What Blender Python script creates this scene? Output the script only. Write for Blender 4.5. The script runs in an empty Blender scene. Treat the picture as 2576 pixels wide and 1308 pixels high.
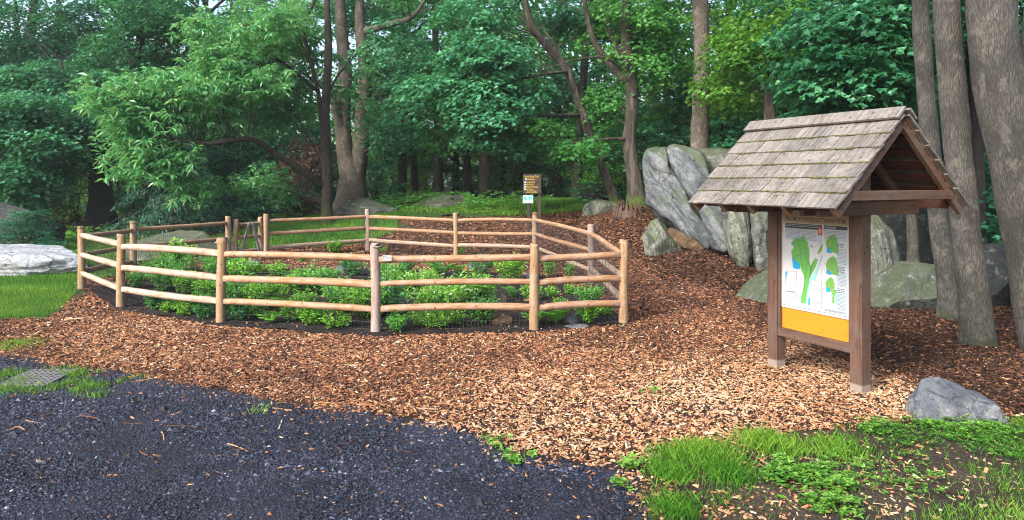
import bpy, math, random
import numpy as np
from mathutils import Vector, Matrix

rng = np.random.default_rng(11)
random.seed(5)
sc = bpy.context.scene
COL = sc.collection
F, CX, HY, EYE = 1800.0, 1288.0, 455.0, 2.0       # focal length, centre column and horizon row on a 2576 wide frame

# ------------------------------------------------------------------ terrain
def sstep(a, b, x):
    t = np.clip((x - a) / (b - a), 0, 1)
    return t * t * (3 - 2 * t)

def terrain(x, y):
    x = np.asarray(x, float); y = np.asarray(y, float)
    A = sstep(-12, -3.5, x) * 1.15
    z = A * sstep(18.5, 28, y)
    z = z + 0.9 * np.exp(-((x - 5.5) / 3.2) ** 2 - ((y - 21.5) / 4.0) ** 2)
    z = z + 0.6 * sstep(16, 30, y) * sstep(6, 14, x)
    return z

def tz(x, y):
    return float(terrain(x, y))

def at(px, d):                       # ground position under picture column px at distance d
    return (px - CX) / F * d, d

def un(px, py, d):                   # point at distance d seen at (px, py)
    return np.array([(px - CX) / F * d, d, EYE - (py - HY) * d / F])

def ground_hit(px, py):
    lo = 1.0
    for d in np.arange(2.0, 80.0, 0.05):
        x = (px - CX) / F * d
        if EYE - (py - HY) * d / F <= tz(x, d):
            return x, d
    return (px - CX) / F * 80, 80.0

# ------------------------------------------------------------------ noise
def _hash(ix, iy, iz, seed):
    n = np.sin(ix * 127.1 + iy * 311.7 + iz * 74.7 + seed * 17.3) * 43758.5453
    return n - np.floor(n)

def vnoise(P, seed=0):
    P = np.asarray(P, float)
    I = np.floor(P); f = P - I; f = f * f * (3 - 2 * f)
    r = 0
    for dx in (0, 1):
        wx = f[:, 0] if dx else 1 - f[:, 0]
        for dy in (0, 1):
            wy = f[:, 1] if dy else 1 - f[:, 1]
            for dz in (0, 1):
                wz = f[:, 2] if dz else 1 - f[:, 2]
                r = r + wx * wy * wz * _hash(I[:, 0] + dx, I[:, 1] + dy, I[:, 2] + dz, seed)
    return r * 2 - 1

def fbm(P, seed=0, oct=4):
    r = 0; a = 1.0; P = np.asarray(P, float)
    for k in range(oct):
        r = r + a * vnoise(P, seed + k * 7); P = P * 2.03 + 3.1; a *= 0.5
    return r

# ------------------------------------------------------------------ mesh helpers
class MB:
    """collects pieces of one mesh"""
    def __init__(s):
        s.V = []; s.L = []; s.S = []; s.T = []; s.n = 0
    def add(s, V, Fs, tint=0.5):
        V = np.asarray(V, float).reshape(-1, 3)
        if isinstance(Fs, np.ndarray):
            s.L.append((Fs + s.n).ravel()); s.S.append(np.full(len(Fs), Fs.shape[1]))
        else:
            s.L.append(np.concatenate([np.asarray(f) for f in Fs]) + s.n); s.S.append(np.array([len(f) for f in Fs]))
        t = np.asarray(tint, float)
        s.T.append(np.full(len(V), float(t)) if t.ndim == 0 else t)
        s.V.append(V); s.n += len(V); return s
    def build(s, name, mat, parent=None, smooth=False, loc=None):
        V = np.concatenate(s.V)
        if loc is not None: V = V - np.asarray(loc)
        L = np.concatenate(s.L).astype(np.int32); S = np.concatenate(s.S).astype(np.int32)
        me = bpy.data.meshes.new(name)
        me.vertices.add(len(V)); me.vertices.foreach_set('co', V.astype(np.float32).ravel())
        me.loops.add(len(L)); me.loops.foreach_set('vertex_index', L)
        st = np.zeros(len(S), np.int32); st[1:] = np.cumsum(S)[:-1]
        me.polygons.add(len(S)); me.polygons.foreach_set('loop_start', st)
        try: me.polygons.foreach_set('loop_total', S)
        except Exception: pass
        a = me.attributes.new('tint', 'FLOAT', 'POINT'); a.data.foreach_set('value', np.concatenate(s.T).astype(np.float32))
        me.update(calc_edges=True)
        me.polygons.foreach_set('use_smooth', np.full(len(S), smooth))
        me.materials.append(mat)
        o = bpy.data.objects.new(name, me); COL.objects.link(o)
        if parent: o.parent = parent
        return o

BOXF = np.array([[0,3,2,1],[4,5,6,7],[0,1,5,4],[1,2,6,5],[2,3,7,6],[3,0,4,7]])
def box(x0, x1, y0, y1, z0, z1):
    return np.array([[x0,y0,z0],[x1,y0,z0],[x1,y1,z0],[x0,y1,z0],[x0,y0,z1],[x1,y0,z1],[x1,y1,z1],[x0,y1,z1]])

def beam(p, q, w, h, up=(0,0,1)):
    """a squared timber from p to q, w wide and h deep along up"""
    p = np.array(p, float); q = np.array(q, float); d = q - p; L = np.linalg.norm(d); d /= L
    s = np.cross(d, up); s /= np.linalg.norm(s); u = np.cross(s, d)
    V = []
    for e in (p, q):
        for a, b in ((-1,-1),(1,-1),(1,1),(-1,1)):
            V.append(e + s * a * w / 2 + u * b * h / 2)
    return np.array(V), BOXF

def bevel(o, w=0.006, seg=2):
    m = o.modifiers.new('bevel', 'BEVEL'); m.width = w; m.segments = seg; m.limit_method = 'ANGLE'
    return o

def catmull(P, n):
    P = np.asarray(P, float)
    if len(P) == 2:
        t = np.linspace(0, 1, n)[:, None]; return P[0] * (1 - t) + P[1] * t
    Q = np.vstack([2 * P[0] - P[1], P, 2 * P[-1] - P[-2]])
    out = []
    for t in np.linspace(0, len(P) - 1 - 1e-6, n):
        i = int(t); f = t - i
        a, b, c, d = Q[i], Q[i+1], Q[i+2], Q[i+3]
        out.append(0.5 * ((2*b) + (c - a) * f + (2*a - 5*b + 4*c - d) * f * f + (-a + 3*b - 3*c + d) * f ** 3))
    return np.array(out)

def tube(path, radii, sides=10, rings=None, rough=0.0, seed=0, flare=0.0, cap=True):
    path = np.asarray(path, float)
    n = rings or max(2, len(path))
    P = catmull(path, n)
    R = np.interp(np.linspace(0, 1, n), np.linspace(0, 1, len(radii)), radii)
    if flare:
        h = np.cumsum(np.r_[0, np.linalg.norm(np.diff(P, axis=0), axis=1)])
        R = R * (1 + flare * np.exp(-h / (R[0] * 1.6)))
    T = np.gradient(P, axis=0); T /= np.linalg.norm(T, axis=1)[:, None]
    ref = np.array([1.0, 0, 0]) if abs(T[0][0]) < 0.8 else np.array([0, 1.0, 0])
    V = np.zeros((n, sides, 3)); ang = np.arange(sides) / sides * 2 * np.pi
    for i in range(n):
        s = np.cross(T[i], ref); s /= np.linalg.norm(s); u = np.cross(s, T[i]); ref = u * 1.0
        ref = np.cross(s, T[i]) if False else ref
        ring = P[i] + R[i] * (np.cos(ang)[:, None] * s + np.sin(ang)[:, None] * u)
        V[i] = ring; ref = u
        # keep the frame stable: next ref projected from u
    if rough:
        C = P[:, None, :]; D = V - C
        m = fbm(V.reshape(-1, 3) * 2.2, seed, 3).reshape(n, sides)
        if flare:
            h = np.linspace(0, 1, n)[:, None]
            m = m + np.cos(ang * 5 + seed)[None, :] * np.exp(-h * 22) * 1.4
        V = C + D * (1 + rough * m[:, :, None])
    idx = np.arange(n * sides).reshape(n, sides)
    a = idx[:-1]; b = np.roll(idx, -1, 1)[:-1]; c = np.roll(idx, -1, 1)[1:]; d = idx[1:]
    Fq = np.stack([a, b, c, d], -1).reshape(-1, 4)
    Vf = V.reshape(-1, 3); faces = [f for f in Fq]
    if cap:
        faces = faces + [idx[-1], idx[0][::-1]]
    return Vf, faces

def inpoly(x, y, poly):
    x = np.asarray(x); y = np.asarray(y); r = np.zeros(x.shape, bool)
    n = len(poly); j = n - 1
    for i in range(n):
        xi, yi = poly[i]; xj, yj = poly[j]
        c = ((yi > y) != (yj > y)) & (x < (xj - xi) * (y - yi) / (yj - yi + 1e-12) + xi)
        r ^= c; j = i
    return r

# ------------------------------------------------------------------ objects
def tag(o, label=None, cat=None, group=None, kind=None):
    if label: o['label'] = label
    if cat: o['category'] = cat
    if group: o['group'] = group
    if kind: o['kind'] = kind
    return o

def thing(name, label, cat, loc=(0,0,0), rotz=0.0, group=None):
    o = bpy.data.objects.new(name, None); COL.objects.link(o)
    o.location = loc; o.rotation_euler = (0, 0, rotz); o.empty_display_size = 0.2
    return tag(o, label, cat, group)

def dup(root, loc, rotz=0.0, scale=(1,1,1), label=None, group=None):
    r = root.copy(); COL.objects.link(r); r.location = loc; r.rotation_euler = (0, 0, rotz); r.scale = scale
    if label: r['label'] = label
    if group: r['group'] = group
    for ch in list(root.children):
        c = ch.copy(); COL.objects.link(c); c.parent = r
        for g in ch.children:
            e = g.copy(); COL.objects.link(e); e.parent = c
    return r

# ------------------------------------------------------------------ materials
def new_mat(name):
    m = bpy.data.materials.new(name); m.use_nodes = True
    nt = m.node_tree; nt.nodes.clear()
    out = nt.nodes.new('ShaderNodeOutputMaterial'); b = nt.nodes.new('ShaderNodeBsdfPrincipled')
    nt.links.new(b.outputs[0], out.inputs[0])
    return m, nt, b, out

class N:
    def __init__(s, nt): s.nt = nt
    def node(s, t, **k):
        n = s.nt.nodes.new(t)
        for a, v in k.items(): setattr(n, a, v)
        return n
    def link(s, a, b): s.nt.links.new(a, b)
    def coord(s, scale=(1,1,1), rot=(0,0,0), kind='Object'):
        c = s.node('ShaderNodeTexCoord'); m = s.node('ShaderNodeMapping')
        m.inputs['Scale'].default_value = scale; m.inputs['Rotation'].default_value = rot
        s.link(c.outputs[kind], m.inputs[0]); return m.outputs[0]
    def noise(s, vec, scale, detail=4, rough=0.55, dist=0.0):
        n = s.node('ShaderNodeTexNoise'); n.inputs['Scale'].default_value = scale
        n.inputs['Detail'].default_value = detail; n.inputs['Roughness'].default_value = rough; n.inputs['Distortion'].default_value = dist
        s.link(vec, n.inputs['Vector']); return n.outputs['Fac']
    def voro(s, vec, scale, feat='F1', out='Distance'):
        n = s.node('ShaderNodeTexVoronoi', feature=feat); n.inputs['Scale'].default_value = scale
        s.link(vec, n.inputs['Vector']); return n.outputs[out]
    def ramp(s, fac, stops):
        n = s.node('ShaderNodeValToRGB'); e = n.color_ramp.elements
        while len(e) < len(stops): e.new(0.5)
        for i, (p, c) in enumerate(stops):
            e[i].position = p; e[i].color = (c[0], c[1], c[2], 1) if hasattr(c, '__len__') else (c, c, c, 1)
        s.link(fac, n.inputs[0]); return n.outputs[0]
    def mix(s, fac, a, b, mode='MIX'):
        n = s.node('ShaderNodeMix', data_type='RGBA', blend_type=mode)
        for i, v in ((0, fac), (6, a), (7, b)):
            if hasattr(v, 'is_output') or isinstance(v, bpy.types.NodeSocket): s.link(v, n.inputs[i])
            elif i == 0: n.inputs[0].default_value = v
            else: n.inputs[i].default_value = (v[0], v[1], v[2], 1)
        return n.outputs[2]
    def math(s, op, a, b=0.5):
        n = s.node('ShaderNodeMath', operation=op)
        for i, v in enumerate((a, b)):
            if isinstance(v, bpy.types.NodeSocket): s.link(v, n.inputs[i])
            else: n.inputs[i].default_value = v
        return n.outputs[0]
    def attr(s, name='tint'):
        n = s.node('ShaderNodeAttribute'); n.attribute_name = name; return n.outputs['Fac']
    def bump(s, h, strength=0.5, dist=0.02):
        n = s.node('ShaderNodeBump'); n.inputs['Strength'].default_value = strength; n.inputs['Distance'].default_value = dist
        s.link(h, n.inputs['Height']); return n.outputs[0]

def leaf_mat(name, dark, mid, light, trans=0.45, rough=0.42, spec=0.45):
    m, nt, b, out = new_mat(name); k = N(nt)
    c = k.ramp(k.attr(), [(0.0, dark), (0.5, mid), (1.0, light)])
    k.link(c, b.inputs['Base Color']); b.inputs['Roughness'].default_value = rough
    b.inputs['Specular IOR Level'].default_value = spec
    t = k.node('ShaderNodeBsdfTranslucent'); tc = k.mix(0.6, c, (light[0]*1.1, light[1]*1.1, light[2]*0.5)); k.link(tc, t.inputs[0])
    mx = k.node('ShaderNodeMixShader'); mx.inputs[0].default_value = trans
    k.link(b.outputs[0], mx.inputs[1]); k.link(t.outputs[0], mx.inputs[2]); k.link(mx.outputs[0], out.inputs[0])
    return m

def bark_mat(name, c0, c1, moss=None, mh=1.0, scale=1.0, patch=None):
    m, nt, b, out = new_mat(name); k = N(nt)
    v = k.coord((14*scale, 14*scale, 2.6*scale)); v2 = k.coord((1, 1, 1))
    n1 = k.noise(v, 2.0, 6, 0.65, 0.6); n2 = k.voro(v, 2.6, 'DISTANCE_TO_EDGE'); n3 = k.noise(v2, 1.3, 3)
    h = k.math('ADD', k.math('MULTIPLY', k.math('MINIMUM', n2, 0.3), 1.0), k.math('MULTIPLY', k.math('ADD', n1, k.noise(v, 7.0, 4, 0.7)), 0.62))
    c = k.ramp(h, [(0.25, [x*0.55 for x in c0]), (0.55, c0), (0.95, c1)])
    c = k.mix(k.ramp(n3, [(0.42, 0.0), (0.62, 0.75)]), c, [x*0.7 for x in c0])
    c = k.mix(k.ramp(k.noise(k.coord((1, 1, .6)), 4.5, 6, 0.75, .5), [(0.54, 0.0), (0.62, 0.6)]), c, [min(1, x*1.35) for x in c1])
    c = k.mix(k.ramp(k.noise(v, 9.0, 4, 0.8), [(0.3, 0.8), (0.5, 0.0)]), c, [x*0.4 for x in c0])
    if patch:
        pm = k.ramp(k.noise(k.coord((5, 5, 0.7)), 1.5, 3), [(0.52, 0.0), (0.58, 0.8)])
        c = k.mix(pm, c, patch)
    if moss:
        s = k.node('ShaderNodeSeparateXYZ'); tc = k.node('ShaderNodeTexCoord'); k.link(tc.outputs['Object'], s.inputs[0])
        mm = k.math('ADD', k.math('MULTIPLY', s.outputs[2], -1.0/mh), k.math('MULTIPLY', k.noise(v2, 5, 4), 2.2))
        c = k.mix(k.ramp(mm, [(0.3, 0.0), (0.6, 0.9)]), c, moss)
    k.link(c, b.inputs['Base Color']); b.inputs['Roughness'].default_value = 0.9
    k.link(k.bump(h, 0.9, 0.028), b.inputs['Normal'])
    return m

def rock_mat(name, c0, c1, c2, moss=(0.05,0.085,0.02), moss_amt=0.5, stripe=None, lichen=0.5):
    m, nt, b, out = new_mat(name); k = N(nt)
    v = k.coord(); n1 = k.noise(v, 1.7, 8, 0.66, 0.6); n2 = k.noise(v, 16, 6, 0.75); n4 = k.noise(v, 5.5, 6, 0.7, 0.8)
    c = k.ramp(k.math('ADD', k.math('MULTIPLY', n1, 0.55), k.math('MULTIPLY', n4, 0.45)), [(0.36, c0), (0.5, c1), (0.64, c2)])
    h = k.math('ADD', k.math('ADD', n1, k.math('MULTIPLY', n4, 0.7)), k.math('MULTIPLY', n2, 0.3))
    if stripe is not None:
        rot = k.node('ShaderNodeMapping'); rot.inputs['Rotation'].default_value = (0, stripe, 0); k.link(v, rot.inputs[0])
        scl = k.node('ShaderNodeMapping'); scl.inputs['Scale'].default_value = (0.55, 0.8, 5.0); k.link(rot.outputs[0], scl.inputs[0])
        sn = k.noise(scl.outputs[0], 1.2, 8, 0.66, 0.5)
        c = k.mix(k.ramp(sn, [(0.36, 0.85), (0.5, 0.0)]), c, [x*0.4 for x in c0])
        c = k.mix(k.ramp(sn, [(0.54, 0.0), (0.7, 0.4)]), c, [min(1, x*1.1) for x in c2])
        h = k.math('ADD', h, k.math('MULTIPLY', sn, 1.6))
    cr = k.voro(k.coord((1, 1, 1.6)), 1.3, 'DISTANCE_TO_EDGE')
    cm = k.ramp(k.math('ADD', cr, k.math('MULTIPLY', n4, 0.05)), [(0.028, 0.85), (0.05, 0.0)])
    c = k.mix(k.math('MULTIPLY', cm, k.ramp(n1, [(0.45, 0.0), (0.55, 1.0)])), c, [x*0.25 for x in c0])
    c = k.mix(k.ramp(k.noise(v, 6.3, 6, 0.75), [(0.57, 0.0), (0.62, lichen)]), c, (0.3, 0.33, 0.28))
    c = k.mix(k.ramp(n2, [(0.32, 0.6), (0.5, 0.0)]), c, [x*0.35 for x in c0])
    if moss_amt > 0:
        g = k.node('ShaderNodeNewGeometry'); s = k.node('ShaderNodeSeparateXYZ'); k.link(g.outputs['True Normal'], s.inputs[0])
        mm = k.math('ADD', k.math('MULTIPLY', s.outputs[2], 0.5), k.math('ADD', k.math('MULTIPLY', k.noise(v, 2.2, 6, 0.75), 1.1), k.math('MULTIPLY', n2, 0.35)))
        c = k.mix(k.ramp(mm, [(1.13 - moss_amt*0.4, 0.0), (1.36 - moss_amt*0.4, 0.65)]), c, k.mix(k.noise(v, 22, 4), [x*0.25 for x in moss], [x*1.9 for x in moss]))
    k.link(c, b.inputs['Base Color']); b.inputs['Roughness'].default_value = 0.82
    k.link(k.bump(h, 1.0, 0.09), b.inputs['Normal'])
    return m

def wood_mat(name, c0, c1, axis=0, grey=0.0, rough=0.7, spec=0.3, use_tint=False, foot=None):
    m, nt, b, out = new_mat(name); k = N(nt)
    sc_ = [16, 16, 16]; sc_[axis] = 1.1
    v = k.coord(sc_); n1 = k.noise(v, 1.6, 6, 0.65, 0.5); n2 = k.noise(k.coord((1,1,1)), 2.3, 4)
    c = k.ramp(n1, [(0.25, c0), (0.72, c1)])
    c = k.mix(k.ramp(n2, [(0.42, 0.0), (0.75, 0.5 + grey*0.4)]), c, [0.5*(x+sum(c1)/3.0) for x in c1])
    kn = k.voro(k.coord((5,5,5)), 1.8); c = k.mix(k.ramp(kn, [(0.07, 0.85), (0.16, 0.0)]), c, [x*0.25 for x in c0])
    c = k.mix(k.ramp(k.noise(v, 5.0, 5, 0.75), [(0.3, 0.7), (0.48, 0.0)]), c, [x*0.4 for x in c0])
    c = k.mix(k.ramp(k.noise(k.coord((1,1,1)), 9, 5, .7), [(0.52, 0.0), (0.66, 0.5)]), c, [0.33*sum(c1)*1.05, 0.33*sum(c1), 0.33*sum(c1)*.95])
    if use_tint:
        t = k.attr(); c = k.mix(k.math('SUBTRACT', 1.0, t), c, k.mix(1.0, c, (0.6,0.62,0.65), 'MULTIPLY'))
        c = k.mix(k.ramp(k.noise(k.coord((30, 1.2, 1.2)), 1.5, 5, 0.7), [(0.36, 0.55), (0.52, 0.0)]), c, [x*0.4 for x in c0])
    if foot:
        s = k.node('ShaderNodeSeparateXYZ'); tc = k.node('ShaderNodeTexCoord'); k.link(tc.outputs['Object'], s.inputs[0])
        c = k.mix(k.ramp(k.math('ADD', s.outputs[2], k.math('MULTIPLY', n2, 0.06)), [(0.11, 0.85), (0.13, 0.0)]), c, foot)
    k.link(c, b.inputs['Base Color']); b.inputs['Roughness'].default_value = rough; b.inputs['Specular IOR Level'].default_value = spec
    k.link(k.bump(n1, 0.45, 0.008), b.inputs['Normal'])
    return m

def flat_mat(name, c, rough=0.5, spec=0.4, metal=0.0, var=0.12, vs=6.0):
    m, nt, b, out = new_mat(name); k = N(nt)
    n = k.noise(k.coord(), vs, 5, 0.6)
    k.link(k.ramp(n, [(0.3, [x*(1-var) for x in c]), (0.7, [min(1, x*(1+var)) for x in c])]), b.inputs['Base Color'])
    b.inputs['Roughness'].default_value = rough; b.inputs['Specular IOR Level'].default_value = spec; b.inputs['Metallic'].default_value = metal
    return m

def ground_mat(name, stops, scale, detail_scale, bump=0.8, rough=0.9, dist=0.03, blotch=None):
    m, nt, b, out = new_mat(name); k = N(nt)
    v = k.coord(); n1 = k.noise(v, scale, 6, 0.6); n2 = k.noise(v, detail_scale, 5, 0.75); vo = k.voro(v, detail_scale*0.8)
    f = k.math('ADD', k.math('MULTIPLY', n1, 0.5), k.math('MULTIPLY', n2, 0.5))
    c = k.ramp(f, stops)
    if blotch: c = k.mix(k.ramp(k.noise(v, 0.9, 4), [(0.45, 0.0), (0.65, 0.8)]), c, blotch)
    k.link(c, b.inputs['Base Color']); b.inputs['Roughness'].default_value = rough; b.inputs['Specular IOR Level'].default_value = 0.25
    k.link(k.bump(k.math('ADD', n2, vo), bump, dist), b.inputs['Normal'])
    return m

def tint_mat(name, stops, rough=0.8, spec=0.25):
    m, nt, b, out = new_mat(name); k = N(nt)
    k.link(k.ramp(k.attr(), stops), b.inputs['Base Color']); b.inputs['Roughness'].default_value = rough; b.inputs['Specular IOR Level'].default_value = spec
    return m

M = {}
M['forest'] = ground_mat('forest_floor', [(0.35, (0.01,0.006,0.004)), (0.5, (0.035,0.02,0.012)), (0.66, (0.07,0.04,0.024))], 1.2, 26)
M['mulch'] = ground_mat('mulch_bed', [(0.36, (0.012,0.006,0.004)), (0.5, (0.036,0.016,0.01)), (0.64, (0.09,0.042,0.024))], 1.5, 34)
M['soil'] = ground_mat('dark_soil', [(0.36, (0.004,0.003,0.003)), (0.5, (0.012,0.009,0.009)), (0.66, (0.03,0.022,0.022))], 1.6, 32)
M['gravel'] = ground_mat('gravel_asphalt', [(0.36, (0.003,0.0035,0.007)), (0.5, (0.007,0.009,0.02)), (0.68, (0.025,0.031,0.058))], 0.9, 46, 1.0, 0.75, 0.02, (0.02,0.022,0.034))
M['turf'] = ground_mat('turf_base', [(0.36, (0.012,0.03,0.008)), (0.55, (0.03,0.08,0.012)), (0.7, (0.06,0.1,0.02))], 1.4, 30)
M['patch'] = ground_mat('bare_patch', [(0.36, (0.012,0.008,0.006)), (0.5, (0.035,0.025,0.018)), (0.66, (0.085,0.062,0.042))], 1.6, 34)
CHIPS = [(0.0, (0.016,0.009,0.007)), (0.22, (0.072,0.036,0.025)), (0.42, (0.2,0.083,0.04)), (0.58, (0.34,0.16,0.075)), (0.78, (0.39,0.265,0.16)), (1.0, (0.5,0.41,0.3))]
M['chips'] = tint_mat('wood_chips', CHIPS, 0.85, 0.2)
M['stones'] = tint_mat('gravel_stones', [(0.0, (0.003,0.004,0.008)), (0.5, (0.0125,0.016,0.034)), (0.8, (0.058,0.068,0.11)), (1.0, (0.24,0.24,0.25))], 0.7, 0.35)
M['litter'] = tint_mat('leaf_litter', [(0.0, (0.01,0.006,0.004)), (0.5, (0.055,0.024,0.012)), (0.85, (0.15,0.075,0.03)), (1.0, (0.4,0.26,0.06))], 0.7)
M['grass'] = leaf_mat('grass', (0.008, 0.045, 0.006), (0.04, 0.16, 0.012), (0.19, 0.33, 0.04), 0.3, 0.5, 0.3)
M['weed'] = leaf_mat('weed', (0.015, 0.07, 0.01), (0.065, 0.2, 0.022), (0.2, 0.37, 0.06), 0.3, 0.5, 0.3)
M['leaf_bright'] = leaf_mat('leaf_bright', (0.016, 0.11, 0.04), (0.065, 0.28, 0.1), (0.28, 0.54, 0.25), 0.38, .36, .55)
M['leaf_teal'] = leaf_mat('leaf_teal', (0.01, 0.065, 0.037), (0.035, 0.185, 0.09), (0.13, 0.42, 0.22), 0.4, .38, .5)
M['leaf_green'] = leaf_mat('leaf_green', (0.016, 0.095, 0.025), (0.06, 0.26, 0.07), (0.19, 0.48, 0.13), 0.5)
M['leaf_dark'] = leaf_mat('leaf_dark', (0.006, 0.045, 0.028), (0.024, 0.14, 0.075), (0.07, 0.28, 0.15), 0.4)
M['leaf_yellow'] = leaf_mat('leaf_yellow', (0.03, 0.125, 0.02), (0.1, 0.29, 0.045), (0.25, 0.47, 0.09), 0.5)
M['leaf_hemlock'] = leaf_mat('leaf_hemlock', (0.008, 0.04, 0.03), (0.024, 0.1, 0.065), (0.06, 0.19, 0.11), 0.15)
M['leaf_red'] = leaf_mat('leaf_red', (0.02, 0.016, 0.012), (0.055, 0.028, 0.022), (0.16, 0.05, 0.03), 0.3)
M['g_bright'] = leaf_mat('g_bright', (0.05, 0.19, 0.02), (0.16, 0.42, 0.05), (0.36, 0.62, 0.12), 0.4, 0.5, 0.3)
M['g_mid'] = leaf_mat('g_mid', (0.03, 0.14, 0.03), (0.1, 0.33, 0.06), (0.24, 0.52, 0.14), 0.4, 0.5, 0.35)
M['g_dark'] = leaf_mat('g_dark', (0.015, 0.08, 0.03), (0.055, 0.22, 0.07), (0.14, 0.38, 0.13), 0.35, 0.45, 0.4)
M['flower'] = leaf_mat('white_flower_spike', (0.3,0.4,0.2), (0.5,0.6,0.36), (0.7,0.75,0.55), 0.2, 0.7, 0.2)
M['bark_dark'] = bark_mat('bark_dark', (0.007,0.0065,0.007), (0.026,0.023,0.022))
M['bark_brown'] = bark_mat('bark_brown', (0.018,0.014,0.01), (0.06,0.047,0.033), (0.025,0.042,0.009), 0.9)
M['bark_moss'] = bark_mat('bark_mossy', (0.02,0.017,0.014), (0.075,0.064,0.052), (0.05,0.11,0.005), 0.55, 1.0, (0.1,0.085,0.07))
M['bark_grey'] = bark_mat('bark_grey', (0.04,0.034,0.028), (0.15,0.13,0.105), None, 1.0, 1.2)
M['bark_pale'] = bark_mat('bark_pale', (0.026,0.025,0.023), (0.105,0.1,0.087), (0.026,0.034,0.018), 0.3, 1.2)
M['rock_stripe'] = rock_mat('rock_banded', (0.042,0.053,0.066), (0.115,0.135,0.152), (0.22,0.242,0.255), (0.05,0.07,0.018), 0.45, math.radians(-56), 0.2)
M['rock_grey'] = rock_mat('rock_grey', (0.055,0.066,0.055), (0.14,0.16,0.13), (0.25,0.27,0.23), (0.05,0.07,0.022), 0.4, math.radians(-80), 0.5)
M['rock_moss'] = rock_mat('rock_mossy', (0.03,0.037,0.035), (0.085,0.096,0.085), (0.19,0.2,0.185), (0.032,0.048,0.012), 0.45, None, 0.7)
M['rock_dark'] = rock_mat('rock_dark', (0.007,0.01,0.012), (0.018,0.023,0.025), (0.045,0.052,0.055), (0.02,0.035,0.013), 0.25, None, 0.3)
M['rock_white'] = rock_mat('rock_white', (0.12,0.135,0.15), (0.32,0.345,0.37), (0.5,0.52,0.54), (0.09,0.14,0.015), 0.1, None, 0.3)
M['rock_fore'] = rock_mat('rock_fore', (0.04,0.05,0.068), (0.095,0.11,0.135), (0.24,0.235,0.24), (0.08,0.1,0.03), 0.0, None, 0.3)
M['rock_tan'] = rock_mat('rock_tan', (0.1,0.065,0.035), (0.2,0.14,0.08), (0.3,0.23,0.15), (0.06,0.09,0.02), 0.0, None, 0.3)
M['rock_brown'] = rock_mat('rock_brown', (0.04,0.022,0.011), (0.1,0.058,0.03), (0.17,0.105,0.058), (0.05,0.05,0.02), 0.0, None, 0.2)
M['rail_new'] = wood_mat('rail_orange', (0.13,0.055,0.024), (0.4,0.235,0.125), 0, .35)
M['rail_grey'] = wood_mat('rail_weathered', (0.16,0.09,0.055), (0.42,0.31,0.23), 0, 0.6)
M['post_new'] = wood_mat('post_tan', (0.12,0.062,0.028), (0.36,0.235,0.13), 2, 0.4)
M['post_grey'] = wood_mat('post_grey', (0.14,0.09,0.075), (0.33,0.25,0.22), 2, 0.6)
M['timber'] = wood_mat('kiosk_timber', (0.04,0.018,0.011), (0.12,0.066,0.047), 2, 0.3, foot=(0.22,0.18,0.16))
M['timber_x'] = wood_mat('kiosk_rail_timber', (0.04,0.018,0.011), (0.12,0.066,0.047), 0, 0.3)
M['timber_y'] = wood_mat('kiosk_beam_timber', (0.04,0.018,0.011), (0.12,0.068,0.042), 1, 0.3)
M['timber_red'] = wood_mat('kiosk_red_timber', (0.026,0.008,0.005), (0.075,0.025,0.014), 0)
M['shingle'] = wood_mat('roof_shingle', (0.068,0.06,0.056), (0.25,0.228,0.205), 1, 0.4, 0.85, 0.15, True)
M['mosspad'] = tint_mat('roof_moss', [(0.0, (0.04,0.055,0.012)), (1.0, (0.17,0.18,0.06))], 0.95)
M['wire'] = flat_mat('wire', (0.03,0.03,0.035), 0.6, 0.3)
M['yellow'] = flat_mat('yellow_board', (0.37,0.165,0.012), 0.55, 0.3, 0, 0.08, 9)
M['white'] = flat_mat('sign_white', (0.4,0.415,0.45), 0.35, 0.5, 0, 0.02)
M['beige'] = flat_mat('sign_beige', (0.27,0.2,0.135), 0.4, 0.4, 0, 0.03)
M['pgrey'] = flat_mat('print_grey', (0.1,0.11,0.13), 0.5)
M['ppale'] = flat_mat('print_pale_blue', (0.31,0.37,0.43), 0.5, 0.4, 0, 0.02)
M['pdark'] = flat_mat('print_dark', (0.03,0.03,0.04), 0.5)
M['pblack'] = flat_mat('print_black', (0.015,0.015,0.02), 0.5)
M['pgreen'] = flat_mat('print_green', (0.085,0.26,0.06), 0.5, 0.4, 0, 0.04)
M['pblue'] = flat_mat('print_blue', (0.006,0.22,0.43), 0.5, 0.4, 0, 0.03)
M['pcyan'] = flat_mat('print_cyan', (0.18,0.38,0.4), 0.5, 0.4, 0, 0.03)
M['pred'] = flat_mat('print_red', (0.3,0.06,0.05), 0.5)
M['portrait'] = flat_mat('print_skin', (0.45,0.2,0.15), 0.5)
M['porange'] = flat_mat('print_orange', (0.5,0.2,0.06), 0.5)
M['board'] = wood_mat('sign_board_brown', (0.016,0.012,0.01), (0.05,0.04,0.034), 0)
M['letter'] = flat_mat('sign_yellow', (0.36,0.23,0.02), 0.5)
M['teal'] = flat_mat('sign_teal', (0.02,0.32,0.3), 0.4)
M['aqua'] = flat_mat('sign_aqua', (0.36,0.5,0.55), 0.4, 0.4, 0, 0.02)
M['iron'] = flat_mat('grate_iron', (0.16,0.15,0.16), 0.6, 0.4, 0.3, 0.3, 20)
M['hole_shade'] = flat_mat('grate_hole_shade', (0.008,0.008,0.01), 0.9)

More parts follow.
